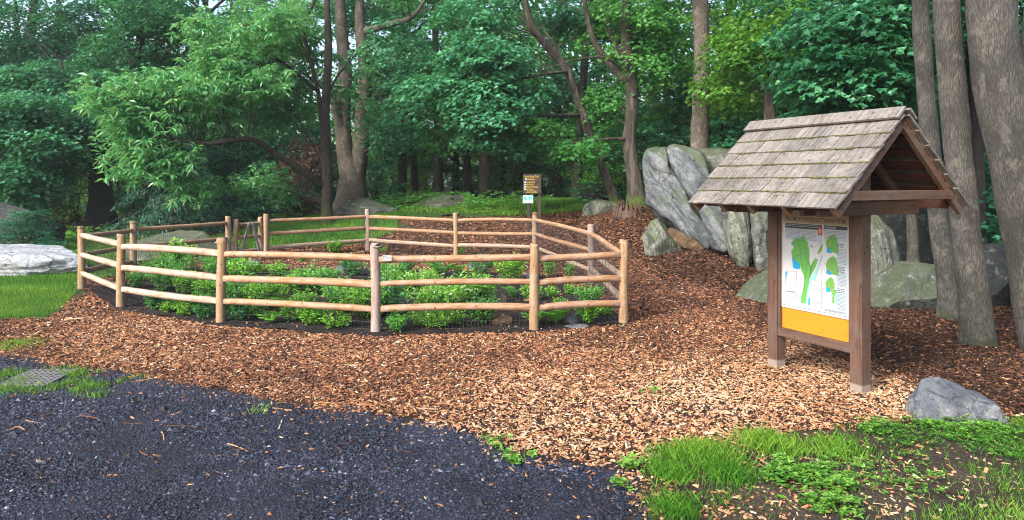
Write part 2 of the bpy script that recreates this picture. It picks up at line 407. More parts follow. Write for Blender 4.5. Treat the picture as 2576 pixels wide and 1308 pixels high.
# ------------------------------------------------------------------ world, sun, camera
w = bpy.data.worlds.new('World'); sc.world = w; w.use_nodes = True
nt = w.node_tree; bg = nt.nodes['Background']
sky = nt.nodes.new('ShaderNodeTexSky'); sky.sky_type = 'NISHITA'; sky.sun_disc = False
SUN_EL, SUN_AZ = math.radians(36), math.radians(222)     # azimuth clockwise from +y: behind the camera, to the left
sky.sun_elevation = SUN_EL; sky.sun_rotation = SUN_AZ; sky.air_density = 1.0; sky.dust_density = 4.0; sky.ozone_density = 1.0
nt.links.new(sky.outputs[0], bg.inputs[0]); bg.inputs[1].default_value = 0.125
sun = bpy.data.lights.new('sun', 'SUN'); sun.energy = 1.5; sun.angle = math.radians(14); sun.color = (1.0, 0.95, 0.88)
so = bpy.data.objects.new('sun', sun); COL.objects.link(so)
sd = Vector((math.sin(SUN_AZ) * math.cos(SUN_EL), math.cos(SUN_AZ) * math.cos(SUN_EL), math.sin(SUN_EL)))
so.rotation_euler = sd.to_track_quat('Z', 'Y').to_euler(); so.location = sd * 30

cam = bpy.data.cameras.new('camera'); co = bpy.data.objects.new('camera', cam); COL.objects.link(co); sc.camera = co
co.location = (0, 0, EYE); co.rotation_euler = (math.radians(90), 0, 0)
cam.sensor_width = 36; cam.lens = 36 * F / 2576; cam.shift_y = -(654 - HY) / 2576; cam.clip_end = 600; cam.clip_start = 0.05
sc.view_settings.view_transform = 'Standard'; sc.view_settings.look = 'None'; sc.view_settings.exposure = 1.9; sc.view_settings.gamma = 1
sc.cycles.pixel_filter_type = 'BLACKMAN_HARRIS'; sc.cycles.filter_width = 1.1; sc.cycles.max_bounces = 7; sc.cycles.transparent_max_bounces = 4

# ------------------------------------------------------------------ ground sheets
def sheet(name, poly, res, dz, mat, edge=0.12, bumpy=0.006):
    P = np.array(poly); x0, y0 = P.min(0) - 0.3; x1, y1 = P.max(0) + 0.3
    xs = np.arange(x0, x1, res); ys = np.arange(y0, y1, res)
    X, Y = np.meshgrid(xs, ys); nx, ny = len(xs), len(ys)
    Z = terrain(X, Y) + dz + bumpy * fbm(np.stack([X.ravel(), Y.ravel(), 0*X.ravel()], 1) * 3, 3, 3).reshape(X.shape)
    cx = (X[:-1, :-1] + res / 2); cy = (Y[:-1, :-1] + res / 2)
    q = np.stack([cx.ravel(), cy.ravel(), 0*cx.ravel()], 1)
    ex = edge * fbm(q * 2.2, 21, 3).reshape(cx.shape); ey = edge * fbm(q * 2.2, 41, 3).reshape(cx.shape)
    keep = inpoly(cx + ex, cy + ey, poly)
    idx = np.arange(nx * ny).reshape(ny, nx)
    Q = np.stack([idx[:-1, :-1], idx[:-1, 1:], idx[1:, 1:], idx[1:, :-1]], -1)[keep]
    used = np.unique(Q); remap = -np.ones(nx * ny, int); remap[used] = np.arange(len(used))
    V = np.stack([X.ravel(), Y.ravel(), Z.ravel()], 1)[used]
    mb = MB(); mb.add(V, remap[Q])
    return tag(mb.build(name, mat, None, True), kind='structure')

# base ground: fine near, coarse far
ax = np.unique(np.concatenate([np.linspace(-220, -30, 20), np.linspace(-30, 30, 121), np.linspace(30, 220, 20)]))
ay = np.unique(np.concatenate([np.linspace(-60, -5, 8), np.linspace(-5, 45, 101), np.linspace(45, 260, 24)]))
X, Y = np.meshgrid(ax, ay); idx = np.arange(X.size).reshape(X.shape)
Z = terrain(X, Y) - 0.05 + 0.03 * fbm(np.stack([X.ravel(), Y.ravel(), 0*X.ravel()], 1) * 0.8, 9, 3).reshape(X.shape) * (Y > 24)
mb = MB(); mb.add(np.stack([X.ravel(), Y.ravel(), Z.ravel()], 1), np.stack([idx[:-1,:-1], idx[:-1,1:], idx[1:,1:], idx[1:,:-1]], -1).reshape(-1, 4))
tag(mb.build('ground', M['forest'], None, True), kind='structure')

def g0(px, py): d = 3600.0 / (py - HY); return ((px - CX) / F * d, d)
MULCH = [(-16,9.6),(-16,5),(-9,4),(0,2.5),(5,3.0),(10,5),(10,9.5),(7.6,11.5),(6.3,13.4),(5.6,15.2),(4.6,17.6),(4.4,21),(4.2,23.6),(2.6,24.3),(-2,24.4),(-6,23),(-8.2,19.2),(-8.8,15),(-10,13)]
GRAVEL = [g0(-300,890), g0(0,895), g0(90,903), g0(170,928), g0(280,936), g0(430,962), g0(560,985), g0(700,1012), g0(870,1043), g0(1000,1050), g0(1130,1078), g0(1210,1103), g0(1280,1142), g0(1420,1168), g0(1560,1192), g0(1605,1225), g0(1640,1308), g0(1680,1500), (1.2,-6), (-18,-6), (-18,8.6)]
PATCH = [g0(1640,1320), g0(1600,1220), g0(1625,1165), g0(1720,1128), g0(1900,1108), g0(2080,1078), g0(2200,1066), g0(2340,1062), g0(2520,1060), g0(2900,1040), (6.5,3), (5,-3), (1.1,-3), g0(1690,1500)]
SOIL = [(-7.75,13.1),(-6.05,11.05),(-4.05,9.82),(-1.8,9.2),(0.25,9.4),(1.62,9.95),(1.45,12.2),(0.9,14.6),(-0.8,15.6),(-3.2,16.2),(-5.6,16.0),(-7.1,14.8)]
LAWN = [(-18,10.4), g0(-60,806), g0(50,803), g0(120,800), g0(165,768), g0(192,738), g0(203,705), (-8.3,14.4),(-8.5,16.4),(-9.6,17.6),(-10.3,19.5),(-10.2,23),(-11.5,28),(-15,31),(-25,31),(-25,10.6)]
LAWN2 = [(-7.6,20.4),(-4.6,20.6),(-3.6,22.2),(-3.9,25),(-5,27.5),(-9,27.5),(-10,23)]
LAWN3 = [(-4,24.4),(2.6,24.4),(3.4,26),(3,33),(-5,33),(-6,28)]
sheet('mulch_path', MULCH, 0.11, 0.0, M['mulch'], 0.3)
sheet('gravel_lot', GRAVEL, 0.05, 0.009, M['gravel'], 0.16)
sheet('bare_soil_verge', PATCH, 0.05, 0.01, M['patch'], 0.14)
sheet('garden_soil', SOIL, 0.06, 0.014, M['soil'], 0.1, 0.012)
sheet('lawn', LAWN, 0.1, 0.02, M['turf'], 0.2)
sheet('back_lawn', LAWN2, 0.12, 0.025, M['turf'], 0.5)
sheet('mossy_clearing', LAWN3, 0.15, 0.025, M['turf'], 0.9)

# ------------------------------------------------------------------ loose ground cover (stuff)
def scatter(poly, n, yrange=None):
    P = np.array(poly); x0, y0 = P.min(0); x1, y1 = P.max(0)
    if yrange: y0, y1 = max(y0, yrange[0]), min(y1, yrange[1])
    x = rng.uniform(x0, x1, n); y = rng.uniform(y0, y1, n)
    k = inpoly(x, y, poly) & (np.abs(x) < y * 0.76 + 2.6)
    return x[k], y[k]

def chips_boxes(x, y, z, l, wd, h, yaw, pitch, roll):
    n = len(x)
    c = np.array([[-1,-1,-1],[1,-1,-1],[1,1,-1],[-1,1,-1],[-.9,-.8,1],[.95,-.7,1],[.9,.8,1],[-.95,.75,1]]) * 0.5
    L = c[None] * np.stack([l, wd, h], 1)[:, None, :]
    L[:, :, 2] += L[:, :, 0] * np.tan(pitch)[:, None] + L[:, :, 1] * np.tan(roll)[:, None]
    cs, sn = np.cos(yaw)[:, None], np.sin(yaw)[:, None]
    Vx = L[:, :, 0] * cs - L[:, :, 1] * sn + x[:, None]; Vy = L[:, :, 0] * sn + L[:, :, 1] * cs + y[:, None]
    V = np.stack([Vx, Vy, L[:, :, 2] + z[:, None]], -1).reshape(-1, 3)
    Fq = (BOXF[1:][None] + (np.arange(n) * 8)[:, None, None]).reshape(-1, 4)
    return V, Fq

def chip_tint(x, y):
    n = len(x); r = rng.random(n)
    blot = vnoise(np.stack([x, y, 0*x], 1) * 1.1, 4)
    orange = np.clip(0.44 + 0.1 * blot, 0.25, 0.62)
    tan = np.clip(0.66 + 0.12 * blot, 0.45, 0.9)
    wt = sstep(-1.2, 1.6, x + (7.2 - y) * 0.9) * sstep(10.5, 7.0, y)          # fresh pale chips nearer the verge
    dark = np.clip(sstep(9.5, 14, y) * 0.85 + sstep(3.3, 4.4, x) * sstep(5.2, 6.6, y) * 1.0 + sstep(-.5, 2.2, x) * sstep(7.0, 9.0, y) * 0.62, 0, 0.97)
    t = orange * (1 - wt) + tan * wt + rng.normal(0, 0.15, n)
    t = np.where(r < 0.24, rng.uniform(0.0, 0.3, n), t)
    t = np.where(r > 0.955, rng.uniform(0.8, 1.0, n), t)
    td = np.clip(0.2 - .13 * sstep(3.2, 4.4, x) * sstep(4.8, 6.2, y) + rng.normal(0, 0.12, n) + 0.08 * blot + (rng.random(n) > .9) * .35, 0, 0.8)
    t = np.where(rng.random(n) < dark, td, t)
    return np.clip(t, 0, 1)

mb = MB()
for (y0, y1, n, ls) in ((4.2, 6.5, 60000, 1.0), (6.5, 8.5, 76000, 1.05), (8.5, 11, 70000, 1.2), (11, 16, 60000, 1.7), (16, 25, 60000, 2.4)):
    x, y = scatter(MULCH, n * 4, (y0, y1))
    x, y = x[:n], y[:n]
    k = ~inpoly(x, y, PATCH) | (rng.random(len(x)) < 0.3 * (1 - sstep(1.2, 3.2, x)) + .1)
    gr = inpoly(x + 0.12 * vnoise(np.stack([x, y, 0*x], 1) * 5, 3), y + 0.16 * vnoise(np.stack([x, y, 0*x], 1) * 5, 8), GRAVEL)
    gr2 = inpoly(x + rng.normal(0, .22, len(x)), y + rng.normal(0, .25, len(x)), GRAVEL)
    k &= ~gr | (~gr2 & (rng.random(len(x)) < 0.4)) | (rng.random(len(x)) < 0.012)
    k &= ~inpoly(x, y, SOIL) | (rng.random(len(x)) < 0.03)
    k &= ~inpoly(x, y, LAWN) & ~inpoly(x, y, LAWN2)
    x, y = x[k], y[k]; n = len(x)
    big = 1 + (rng.random(n) > 0.985) * rng.uniform(0.5, 2.2, n)
    l = rng.gamma(4, 0.0069, n) * ls * big; wd = rng.uniform(0.006, 0.017, n) * ls * np.sqrt(big)
    h = rng.uniform(0.003, 0.007, n) * ls
    z = terrain(x, y) + rng.uniform(0.003, 0.02, n)
    V, Fq = chips_boxes(x, y, z, l, wd, h, rng.uniform(0, 2*np.pi, n), rng.normal(0, 0.22, n), rng.normal(0, 0.3, n))
    mb.add(V, Fq, np.repeat(chip_tint(x, y), 8))
for i in range(420):
    y = rng.uniform(5, 15) ; x = rng.uniform(-.7, .7) * y
    if not inpoly(np.array([x]), np.array([y]), MULCH)[0] or inpoly(np.array([x]), np.array([y]), SOIL)[0]: continue
    a = rng.uniform(0, 6.28); l = rng.uniform(.06, .28); e = np.array([math.cos(a), math.sin(a), 0]) * l; p = np.array([x, y, tz(x, y) + .018])
    V, Fc = tube([p, p + e*.5 + rng.normal(0, .012, 3), p + e], [.005, .004, .002], 4, 4, cap=False); mb.add(V, Fc, rng.choice([.05, .1, .2, .3, .6]))
tag(mb.build('wood_chips', M['chips']), 'loose wood chip mulch spread round the fenced garden and under the kiosk', 'wood chips', kind='stuff')

# gravel stones
mb = MB()
for (y0, y1, n, s0) in ((3.6, 4.8, 54000, 0.0058), (4.8, 6.3, 52000, 0.007), (6.3, 8.8, 36000, 0.0085)):
    x, y = scatter(GRAVEL, n * 4, (y0, y1)); x, y = x[:n], y[:n]; n = len(x)
    s = s0 * np.exp(rng.normal(0, 0.45, n))
    base = np.array([[1,0,0],[0,1,0],[-1,0,0],[0,-1,0],[0,0,1],[0,0,-1]], float)
    V = base[None] * s[:, None, None] * (1 + rng.uniform(-0.35, 0.35, (n, 6, 1))) * np.stack([rng.uniform(0.8, 1.7, n), rng.uniform(0.8, 1.2, n), rng.uniform(0.4, 0.8, n)], 1)[:, None]
    a = rng.uniform(0, 6.28, n); c, sn = np.cos(a)[:, None], np.sin(a)[:, None]
    V = np.stack([V[..., 0]*c - V[..., 1]*sn + x[:, None], V[..., 0]*sn + V[..., 1]*c + y[:, None], V[..., 2] + 0.011], -1)
    T = np.array([[0,1,4],[1,2,4],[2,3,4],[3,0,4]]); Fq = (T[None] + (np.arange(n)*6)[:, None, None]).reshape(-1, 3)
    blot = vnoise(np.stack([x, y, 0*x], 1) * 1.6, 14)
    t = np.clip(rng.beta(1.6, 3.2, n) * 0.95 + 0.12 * blot + (rng.random(n) > 0.985) * 0.45, 0, 1)
    mb.add(V.reshape(-1, 3), Fq, np.repeat(t, 6))
tag(mb.build('gravel_stones', M['stones']), 'small dark blue grey stones loose on the gravel lot', 'gravel', kind='stuff')

def quad_leaves(pos, dirv, nrm, L, W, fold=0.18, base=0.42):
    """diamond leaves: one folded quad each"""
    dirv = dirv / np.linalg.norm(dirv, axis=1)[:, None]
    side = np.cross(dirv, nrm); side /= np.maximum(np.linalg.norm(side, axis=1), 1e-6)[:, None]
    up = np.cross(side, dirv)
    L = np.asarray(L)[:, None]; W = np.asarray(W)[:, None]
    a = pos; c = pos + dirv * L - up * L * 0.12; m = pos + dirv * L * base + up * W * fold
    V = np.stack([a, m + side * W / 2, c, m - side * W / 2], 1).reshape(-1, 3)
    n = len(pos); return V, np.arange(4 * n).reshape(n, 4)

def rand_unit(n):
    v = rng.normal(size=(n, 3)); return v / np.linalg.norm(v, axis=1)[:, None]

# forest floor leaf litter, right side and back
mb = MB()
for (n, xr, yr, s) in ((30000, (3.0, 10), (5.6, 14), 0.05), (26000, (3.0, 14), (13, 22), 0.09), (26000, (-12, 6), (19, 32), 0.1)):
    x = rng.uniform(*xr, n); y = rng.uniform(*yr, n)
    k = (np.abs(x) < y * 0.78 + 2.6) & ~inpoly(x, y, PATCH) & ~inpoly(x, y, LAWN2) & ((x > 4.0) | (y > 14)) & (~inpoly(x, y, LAWN3) | (rng.random(n) < 0.2)) & ~inpoly(x, y, LAWN)
    x, y = x[k], y[k]; n = len(x)
    pos = np.stack([x, y, terrain(x, y) + rng.uniform(0.0, 0.03, n)], 1)
    a = rng.uniform(0, 6.28, n); dv = np.stack([np.cos(a), np.sin(a), rng.normal(0, 0.25, n)], 1)
    nm = np.array([0, 0, 1.0]) + rng.normal(0, 0.35, (n, 3))
    V, Fq = quad_leaves(pos, dv, nm, rng.uniform(0.7, 1.4, n) * s, rng.uniform(0.4, 0.8, n) * s)
    mb.add(V, Fq, np.repeat(np.clip(rng.beta(1.5, 2.6, n), 0, 1), 4))
x, y = scatter(GRAVEL + MULCH[:0], 500, (3.6, 8.5)); x2, y2 = scatter(MULCH, 1400, (4.5, 14)); x = np.concatenate([x, x2]); y = np.concatenate([y, y2])
k = ~inpoly(x, y, PATCH); x, y = x[k], y[k]; n = len(x); a = rng.uniform(0, 6.28, n)
V, Fq = quad_leaves(np.stack([x, y, terrain(x, y) + .022], 1), np.stack([np.cos(a), np.sin(a), rng.normal(0, .15, n)], 1), np.array([0, 0, 1.0]) + rng.normal(0, .2, (n, 3)), rng.uniform(.02, .05, n), rng.uniform(.012, .03, n))
mb.add(V, Fq, np.repeat(rng.uniform(.55, 1, n), 4))
tag(mb.build('leaf_litter', M['litter']), 'brown leaf litter on the forest floor below the trees', 'leaf litter', kind='stuff')

# grass
def blades(mb, x, y, h, wd, tint, lean=0.5):
    n = len(x); z = terrain(x, y) + 0.0
    a = rng.uniform(0, 6.28, n); b = rng.uniform(0, 6.28, n)
    s = np.stack([np.cos(a), np.sin(a), 0*a], 1) * (wd / 2)[:, None]
    p = np.stack([x, y, z], 1)
    q = np.stack([np.cos(b) * h * lean * rng.random(n), np.sin(b) * h * lean * rng.random(n), h], 1)
    V = np.stack([p - s, p + s, p + q * [0.45, 0.45, 0.6] + s * 0.7, p + q], 1)
    mb.add(V.reshape(-1, 3), np.arange(4*n).reshape(n, 4), np.repeat(tint, 4))

def gtint(x, y, base, seed=2, amp=0.25):
    return np.clip(base + amp * vnoise(np.stack([x, y, 0*x], 1) * 1.3, seed) + rng.normal(0, 0.14, len(x)), 0, 1)

mb = MB()
for (y0, y1, n, h0, w0) in ((9.8, 12, 30000, 0.055, 0.006), (12, 15, 34000, 0.07, 0.008), (15, 22, 26000, 0.08, 0.014), (22, 31, 16000, 0.1, 0.025)):
    x, y = scatter(LAWN, n * 6, (y0, y1)); x, y = x[:n], y[:n]
    blades(mb, x, y, h0 * rng.uniform(0.5, 1.3, len(x)), np.full(len(x), w0), gtint(x, y, 0.58))
tag(mb.build('lawn_grass', M['grass']), 'thick green grass of the lawn left of the fenced garden', 'grass', kind='stuff')
mb = MB()
x, y = scatter(LAWN2, 60000); blades(mb, x, y, 0.13 * rng.uniform(0.4, 1.3, len(x)), np.full(len(x), 0.02), gtint(x, y, 0.5))
x, y = scatter(LAWN3, 70000); k = vnoise(np.stack([x, y, 0*x], 1) * 0.7, 5) > -0.25; x, y = x[k], y[k]
blades(mb, x, y, 0.11 * rng.uniform(0.4, 1.3, len(x)), np.full(len(x), 0.025), gtint(x, y, 0.55))
tag(mb.build('clearing_grass', M['grass']), 'thin grass in the clearing behind the far rails of the fence', 'grass', kind='stuff')

# verge in the right foreground: tufts and weeds
def in_verge(x, y, seed=6):
    q = np.stack([x, y, 0*x], 1)
    return vnoise(q * 1.25, seed) * 0.7 + vnoise(q * 3.1, seed + 3) * 0.4 + sstep(1.6, 4.0, x) * 0.66 - 0.52
mb = MB()
x, y = scatter(PATCH, 300000, (3.2, 6.4)); k = in_verge(x, y) + rng.normal(0, 0.12, len(x)) > 0; x, y = x[k][:22000], y[k][:22000]
blades(mb, x, y, 0.045 * rng.uniform(0.3, 1.5, len(x)), np.full(len(x), 0.0038), gtint(x, y, 0.5, 3, 0.4), 0.8)
x, y = scatter(PATCH, 9000, (3.2, 6.4)); blades(mb, x, y, 0.045 * rng.uniform(0.3, 1.3, len(x)), np.full(len(x), 0.004), gtint(x, y, 0.65, 3, 0.4), 0.9)
for (px, py, r, n, hh) in ((1930,1125,60,900,.1),(1780,1160,70,1300,.1),(1690,1150,50,500,.07),(1690,1200,50,700,.08),(1830,1205,60,800,.09),(1700,1290,60,500,.09),(1660,1180,30,300,.07),(1985,1140,40,400,.07),(2110,1140,70,700,.09)):
    gx, gy = g0(px, py); rr = r / F * gy
    x = gx + rng.normal(0, rr * 0.55, n); y = gy + rng.normal(0, rr * 0.6, n)
    blades(mb, x, y, hh * rng.uniform(0.5, 1.3, n), np.full(n, 0.0045), gtint(x, y, 0.5, 3, 0.4), 0.9)
# tufts round the drain and at the left edge
for (px, py, n, r) in ((20,945,260,.09),(45,965,260,.1),(15,985,300,.12),(70,985,160,.1),(150,935,120,.08),(190,945,320,.09),(195,965,200,.08),(215,985,160,.1),(240,1000,120,.07),(230,975,180,.08),(120,985,80,.05),(345,956,60,.06),(300,965,50,.05),(10,875,500,.22),(60,865,160,.12),(145,975,90,.06),(660,1032,30,.07),(640,1040,30,.05),(1270,1150,40,.08),(1310,1160,30,.06),(1230,1110,20,.05)):
    gx, gy = g0(px, py); x = gx + rng.normal(0, r, n); y = gy + rng.normal(0, r * 0.8, n)
    blades(mb, x, y, rng.uniform(0.02, 0.075, n), np.full(n, 0.006), gtint(x, y, 0.62, 3, 0.3), 1.0)
tag(mb.build('verge_grass', M['grass']), 'ragged grass growing over the bare verge in the right foreground', 'grass', kind='stuff')

def rosettes(mb, x, y, z, k, L, W, pitch0, tint):
    n = len(x); rep = lambda a: np.repeat(a, k)
    a = rep(rng.uniform(0, 6.28, n)) + np.tile(np.arange(k) / k * 6.28, n) + rng.normal(0, 0.25, n*k)
    pt = pitch0 + rng.normal(0, 0.22, n*k)
    dv = np.stack([np.cos(a)*np.cos(pt), np.sin(a)*np.cos(pt), np.sin(pt)], 1)
    pos = np.stack([rep(x), rep(y), rep(z)], 1) + rng.normal(0, 0.1, (n*k, 3)) * rep(L)[:, None]
    nm = np.array([0, 0, 1.0]) + rng.normal(0, 0.2, (n*k, 3))
    V, Fq = quad_leaves(pos, dv, nm, rep(L) * rng.uniform(0.7, 1.2, n*k), rep(W), 0.15, 0.5)
    mb.add(V, Fq, np.repeat(np.clip(rep(tint) + rng.normal(0, 0.12, n*k), 0, 1), 4))

mb = MB()
x, y = scatter(PATCH, 60000, (3.2, 6.3)); k = in_verge(x, y, 16) + rng.normal(0, 0.15, len(x)) > 0.12; x, y = x[k][:2600], y[k][:2600]
rosettes(mb, x, y, rng.uniform(0.01, 0.075, len(x)), 6, rng.uniform(0.014, 0.034, len(x)), rng.uniform(0.009, 0.017, len(x)), 0.35, gtint(x, y, 0.55, 3, 0.3))
for (px, py, n, r) in ((2030,1210,70,.16),(2100,1225,60,.14),(1960,1210,40,.1),(1975,1180,40,.08),(2080,1280,60,.15),(1590,1180,25,.06),(1560,1240,10,.05),(1650,1000,6,.1),(1300,1165,12,.1),(1250,1130,8,.08),(2440,1085,110,.28),(2200,1090,40,.12)):
    gx, gy = g0(px, py); x = gx + rng.normal(0, r*0.6, n); y = gy + rng.normal(0, r*0.6, n)
    rosettes(mb, x, y, rng.uniform(0.02, 0.08, n), 6, rng.uniform(0.03, 0.05, n), rng.uniform(0.02, 0.03, n), 0.3, gtint(x, y, 0.6, 3, 0.3))
tag(mb.build('verge_weeds', M['weed']), 'low broad leaved weeds among the grass of the foreground verge', 'weeds', kind='stuff')

# ------------------------------------------------------------------ fence
POSTS = {'A': (205, 13.2), 'B': (303, 11.3), 'C': (555, 10.1), 'D': (945, 9.45), 'E': (1343, 9.6), 'F': (1568, 10.05), 'G': (1487, 13.8),
         'H': (1345, 18.0), 'I': (1147, 18.6), 'J': (925, 19.8), 'K': (670, 18.4), 'L': (574, 17.2), 'Mm': (335, 14.9)}
PW = {k: np.array([*at(*v), 0.0]) for k, v in POSTS.items()}
for k in PW: PW[k][2] = tz(PW[k][0], PW[k][1])
fence = thing('rail_fence', 'round post and three rail log fence with wire mesh enclosing the planted garden', 'fence', (-3, 14, 0))
FL = np.array([-3, 14, 0.0])
rail_dirs = {}
def make_post(p, h=1.125, r=0.068, mat=None, seed=0, parent=fence, off=FL, name='post'):
    Vt, Ft = tube([p + [0, 0, -0.25], p + [0.004, 0, h*0.5], p + [rng.normal(0, .012), rng.normal(0, .012), h - 0.02], p + [rng.normal(0, .012), 0, h]], [r*1.06, r, r*0.98, r*0.97], 14, 14, 0.035, seed)
    # chamfered top
    V2, F2 = tube([Vt[-14:].mean(0) - [0, 0, 0.001], Vt[-14:].mean(0) + [0, 0, 0.018]], [r*0.965, r*0.8], 14, 2)
    mb = MB(); mb.add(Vt, Ft); mb.add(V2, F2)
    return mb.build(name, mat, parent, True, off)

def make_rail(a, b, z0, z1, r, mat, seed, parent=fence, off=FL, taper=0.24, name='rail'):
    """peeled log whose ends are shaved flat to slip into the posts"""
    p = np.array([a[0], a[1], a[2] + z0]); q = np.array([b[0], b[1], b[2] + z1])
    d = q - p; L = np.linalg.norm(d); d /= L; s = np.cross(d, [0, 0, 1]); s /= np.linalg.norm(s); u = np.cross(s, d)
    n = 40; t = np.concatenate([np.linspace(0.015, taper, 9), np.linspace(taper, L - taper, n)[1:-1], np.linspace(L - taper, L - 0.015, 9)])
    ang = np.arange(16) / 16 * 2 * np.pi; V = []
    bow = rng.normal(0, 0.012); bow2 = rng.normal(0, 0.01)
    for ti in t:
        e = min(ti, L - ti)
        lim = r * 1.2 if e > taper else r * (0.36 + 0.84 * (e / taper))
        zs = np.sin(ang) * r * (0.85 + 0.15 * min(1, e / taper)); ss = np.clip(np.cos(ang) * r, -lim, lim)
        c = p + d * ti + u * bow * math.sin(math.pi * ti / L) * 1.2 + s * bow2 * math.sin(2 * math.pi * ti / L)
        V.append(c + s * ss[:, None] + u * zs[:, None])
    V = np.array(V); C = V.mean(1, keepdims=True)
    nz = fbm(np.concatenate(V) * [3, 3, 3] + seed * 5, seed, 3).reshape(V.shape[:2])
    V = C + (V - C) * (1 + 0.085 * nz[:, :, None])
    m, k = V.shape[:2]; idx = np.arange(m * k).reshape(m, k)
    Fq = np.stack([idx[:-1], np.roll(idx, -1, 1)[:-1], np.roll(idx, -1, 1)[1:], idx[1:]], -1).reshape(-1, 4)
    R = np.stack([d, -s if False else np.cross(u, d), u], 1)   # local axes so the grain runs along the rail
    loc = p - off
    Vl = (V.reshape(-1, 3) - p) @ R
    mb = MB(); mb.add(Vl, [f for f in Fq] + [idx[0][::-1], idx[-1]])
    o = mb.build(name, mat, parent, True)
    o.matrix_local = Matrix.Translation(loc) @ Matrix(R.tolist()).to_4x4()
    o.data.shade_smooth() if hasattr(o.data, 'shade_smooth') else None
    return o

def wire_panel(a, b, z0, z1, parent, off, inset, name='wire_mesh', step=0.05, r=0.0017):
    mb = MB(); a = a.copy(); b = b.copy(); d = b - a; L = np.linalg.norm(d); d /= L
    nrm = np.array([-d[1], d[0], 0]);
    cen = np.array([-3, 14, 0.0])
    if np.dot(cen - a, nrm) < 0: nrm = -nrm
    a = a + nrm * inset
    base = np.array([[1,0],[-.5,.866],[-.5,-.866]])
    def wire(p, q):
        e = q - p; e /= np.linalg.norm(e); s = np.cross(e, nrm); V = []
        for c in (p, q):
            for bx, by in base: V.append(c + (s * bx + nrm * by) * r)
        mb.add(np.array(V), np.array([[0,1,4,3],[1,2,5,4],[2,0,3,5]]))
    for t in np.arange(0.06, L - 0.05, step): wire(a + d * t + [0, 0, z0], a + d * t + [0, 0, z1])
    for z in np.arange(z0, z1 + 0.001, 0.1): wire(a + d * 0.04 + [0, 0, z], a + d * (L - 0.04) + [0, 0, z])
    return mb.build(name, M['wire'], parent, False, off)

pm = {'A': 'post_new', 'B': 'post_new', 'C': 'post_new', 'D': 'post_grey', 'E': 'post_new', 'F': 'post_new', 'G': 'post_grey', 'H': 'post_new', 'I': 'post_new', 'J': 'post_grey', 'K': 'post_new', 'L': 'post_new', 'Mm': 'post_new'}
for i, k in enumerate(PW):
    make_post(PW[k], 1.125, 0.064 if k in 'ABCDEF' else 0.068, M[pm[k]], i)
SPANS = ['AB', 'BC', 'CD', 'DE', 'EF', 'FG', 'GH', 'HI', 'IJ', 'JK', 'LM', 'MA']
sd_ = 0
for s_ in SPANS:
    a = PW['Mm' if s_[0] == 'M' else s_[0]]; b = PW['Mm' if s_[1] == 'M' else s_[1]]
    far = s_ in ('GH', 'HI', 'IJ', 'JK', 'FG')
    for z in (0.975, 0.64, 0.3):
        sd_ += 1
        mt = M['rail_grey'] if (s_ in ('AB', 'BC') or (z < 0.5 and far) or (z < 0.9 and s_ in ('FG',))) else M['rail_new']
        make_rail(a, b, z + rng.normal(0, .012), z + rng.normal(0, .012), 0.047 * rng.uniform(0.9, 1.12), mt, sd_)
    wire_panel(a, b, 0.02, 1.0, fence, FL, 0.075)
# small maker's plate on the top rail beside the grey front post
dD = (PW['E'] - PW['D']); dD /= np.linalg.norm(dD); nf = np.array([dD[1], -dD[0], 0.0])

def text_obj(s, size, mat, name='lettering', bold=0.0, width=None, extr=0.0004, align='LEFT'):
    cu = bpy.data.curves.new(name, 'FONT'); cu.body = s; cu.size = size; cu.extrude = extr; cu.offset = bold; cu.align_x = align
    cu.resolution_u = 2
    t = bpy.data.objects.new('tmp_text', cu); COL.objects.link(t)
    dg = bpy.context.evaluated_depsgraph_get(); dg.update()
    me = bpy.data.meshes.new_from_object(t.evaluated_get(dg)); me.name = name
    COL.objects.unlink(t); bpy.data.objects.remove(t)
    n = len(me.vertices); V = np.zeros(n * 3, np.float32); me.vertices.foreach_get('co', V); V = V.reshape(-1, 3)
    if width and len(V):
        w0 = V[:, 0].max() - V[:, 0].min(); sx = width / w0; V[:, 0] *= sx; me.vertices.foreach_set('co', V.ravel())
    me.materials.clear(); me.materials.append(mat)
    o = bpy.data.objects.new(name, me); COL.objects.link(o); return o

def frame_mat(origin, right, out, up=(0,0,1)):
    r = Vector(right).normalized(); u = Vector(up); o_ = Vector(out).normalized()
    m = Matrix((( r.x, u.x, o_.x, origin[0]), (r.y, u.y, o_.y, origin[1]), (r.z, u.z, o_.z, origin[2]), (0,0,0,1)))
    return m

plc = PW['D'] + dD * 0.155 + nf * 0.063 + np.array([0, 0, 0.985])
plate = thing('maker_plate', 'tiny white plate with black lettering screwed to the top front rail', 'sign', tuple(plc))
plate.matrix_world = frame_mat(plc, dD, nf)
mb = MB(); mb.add(box(-.058, .058, -.037, .037, -.002, .001), BOXF); mb.build('plate', M['white'], plate)
mb = MB()
for b_ in ((-.052,-.046,-.012,.027),(-.052,-.022,.021,.027),(-.052,-.03,-.016,-.010),(-.028,-.022,-.004,.021),(-.014,-.009,-.012,.027)): mb.add(box(b_[0], b_[1], b_[2], b_[3], .0011, .0018), BOXF)
mb.build('emblem', M['pblack'], plate)
for s_, sz, x_, y_, w_ in (('ANCHOR', .018, -.006, .006, .056), ('FENCE', .012, .01, -.012, .034)):
    t = text_obj(s_, sz, M['pblack'], 'lettering', 0.0004, w_); t.parent = plate; t.location = (x_, y_, .0012)
mb = MB()
for i in range(9): mb.add(box(-.048+.011*i, -.040+.011*i, -.029, -.024, .0011, .0017), BOXF)
mb.build('number_line', M['pdark'], plate)

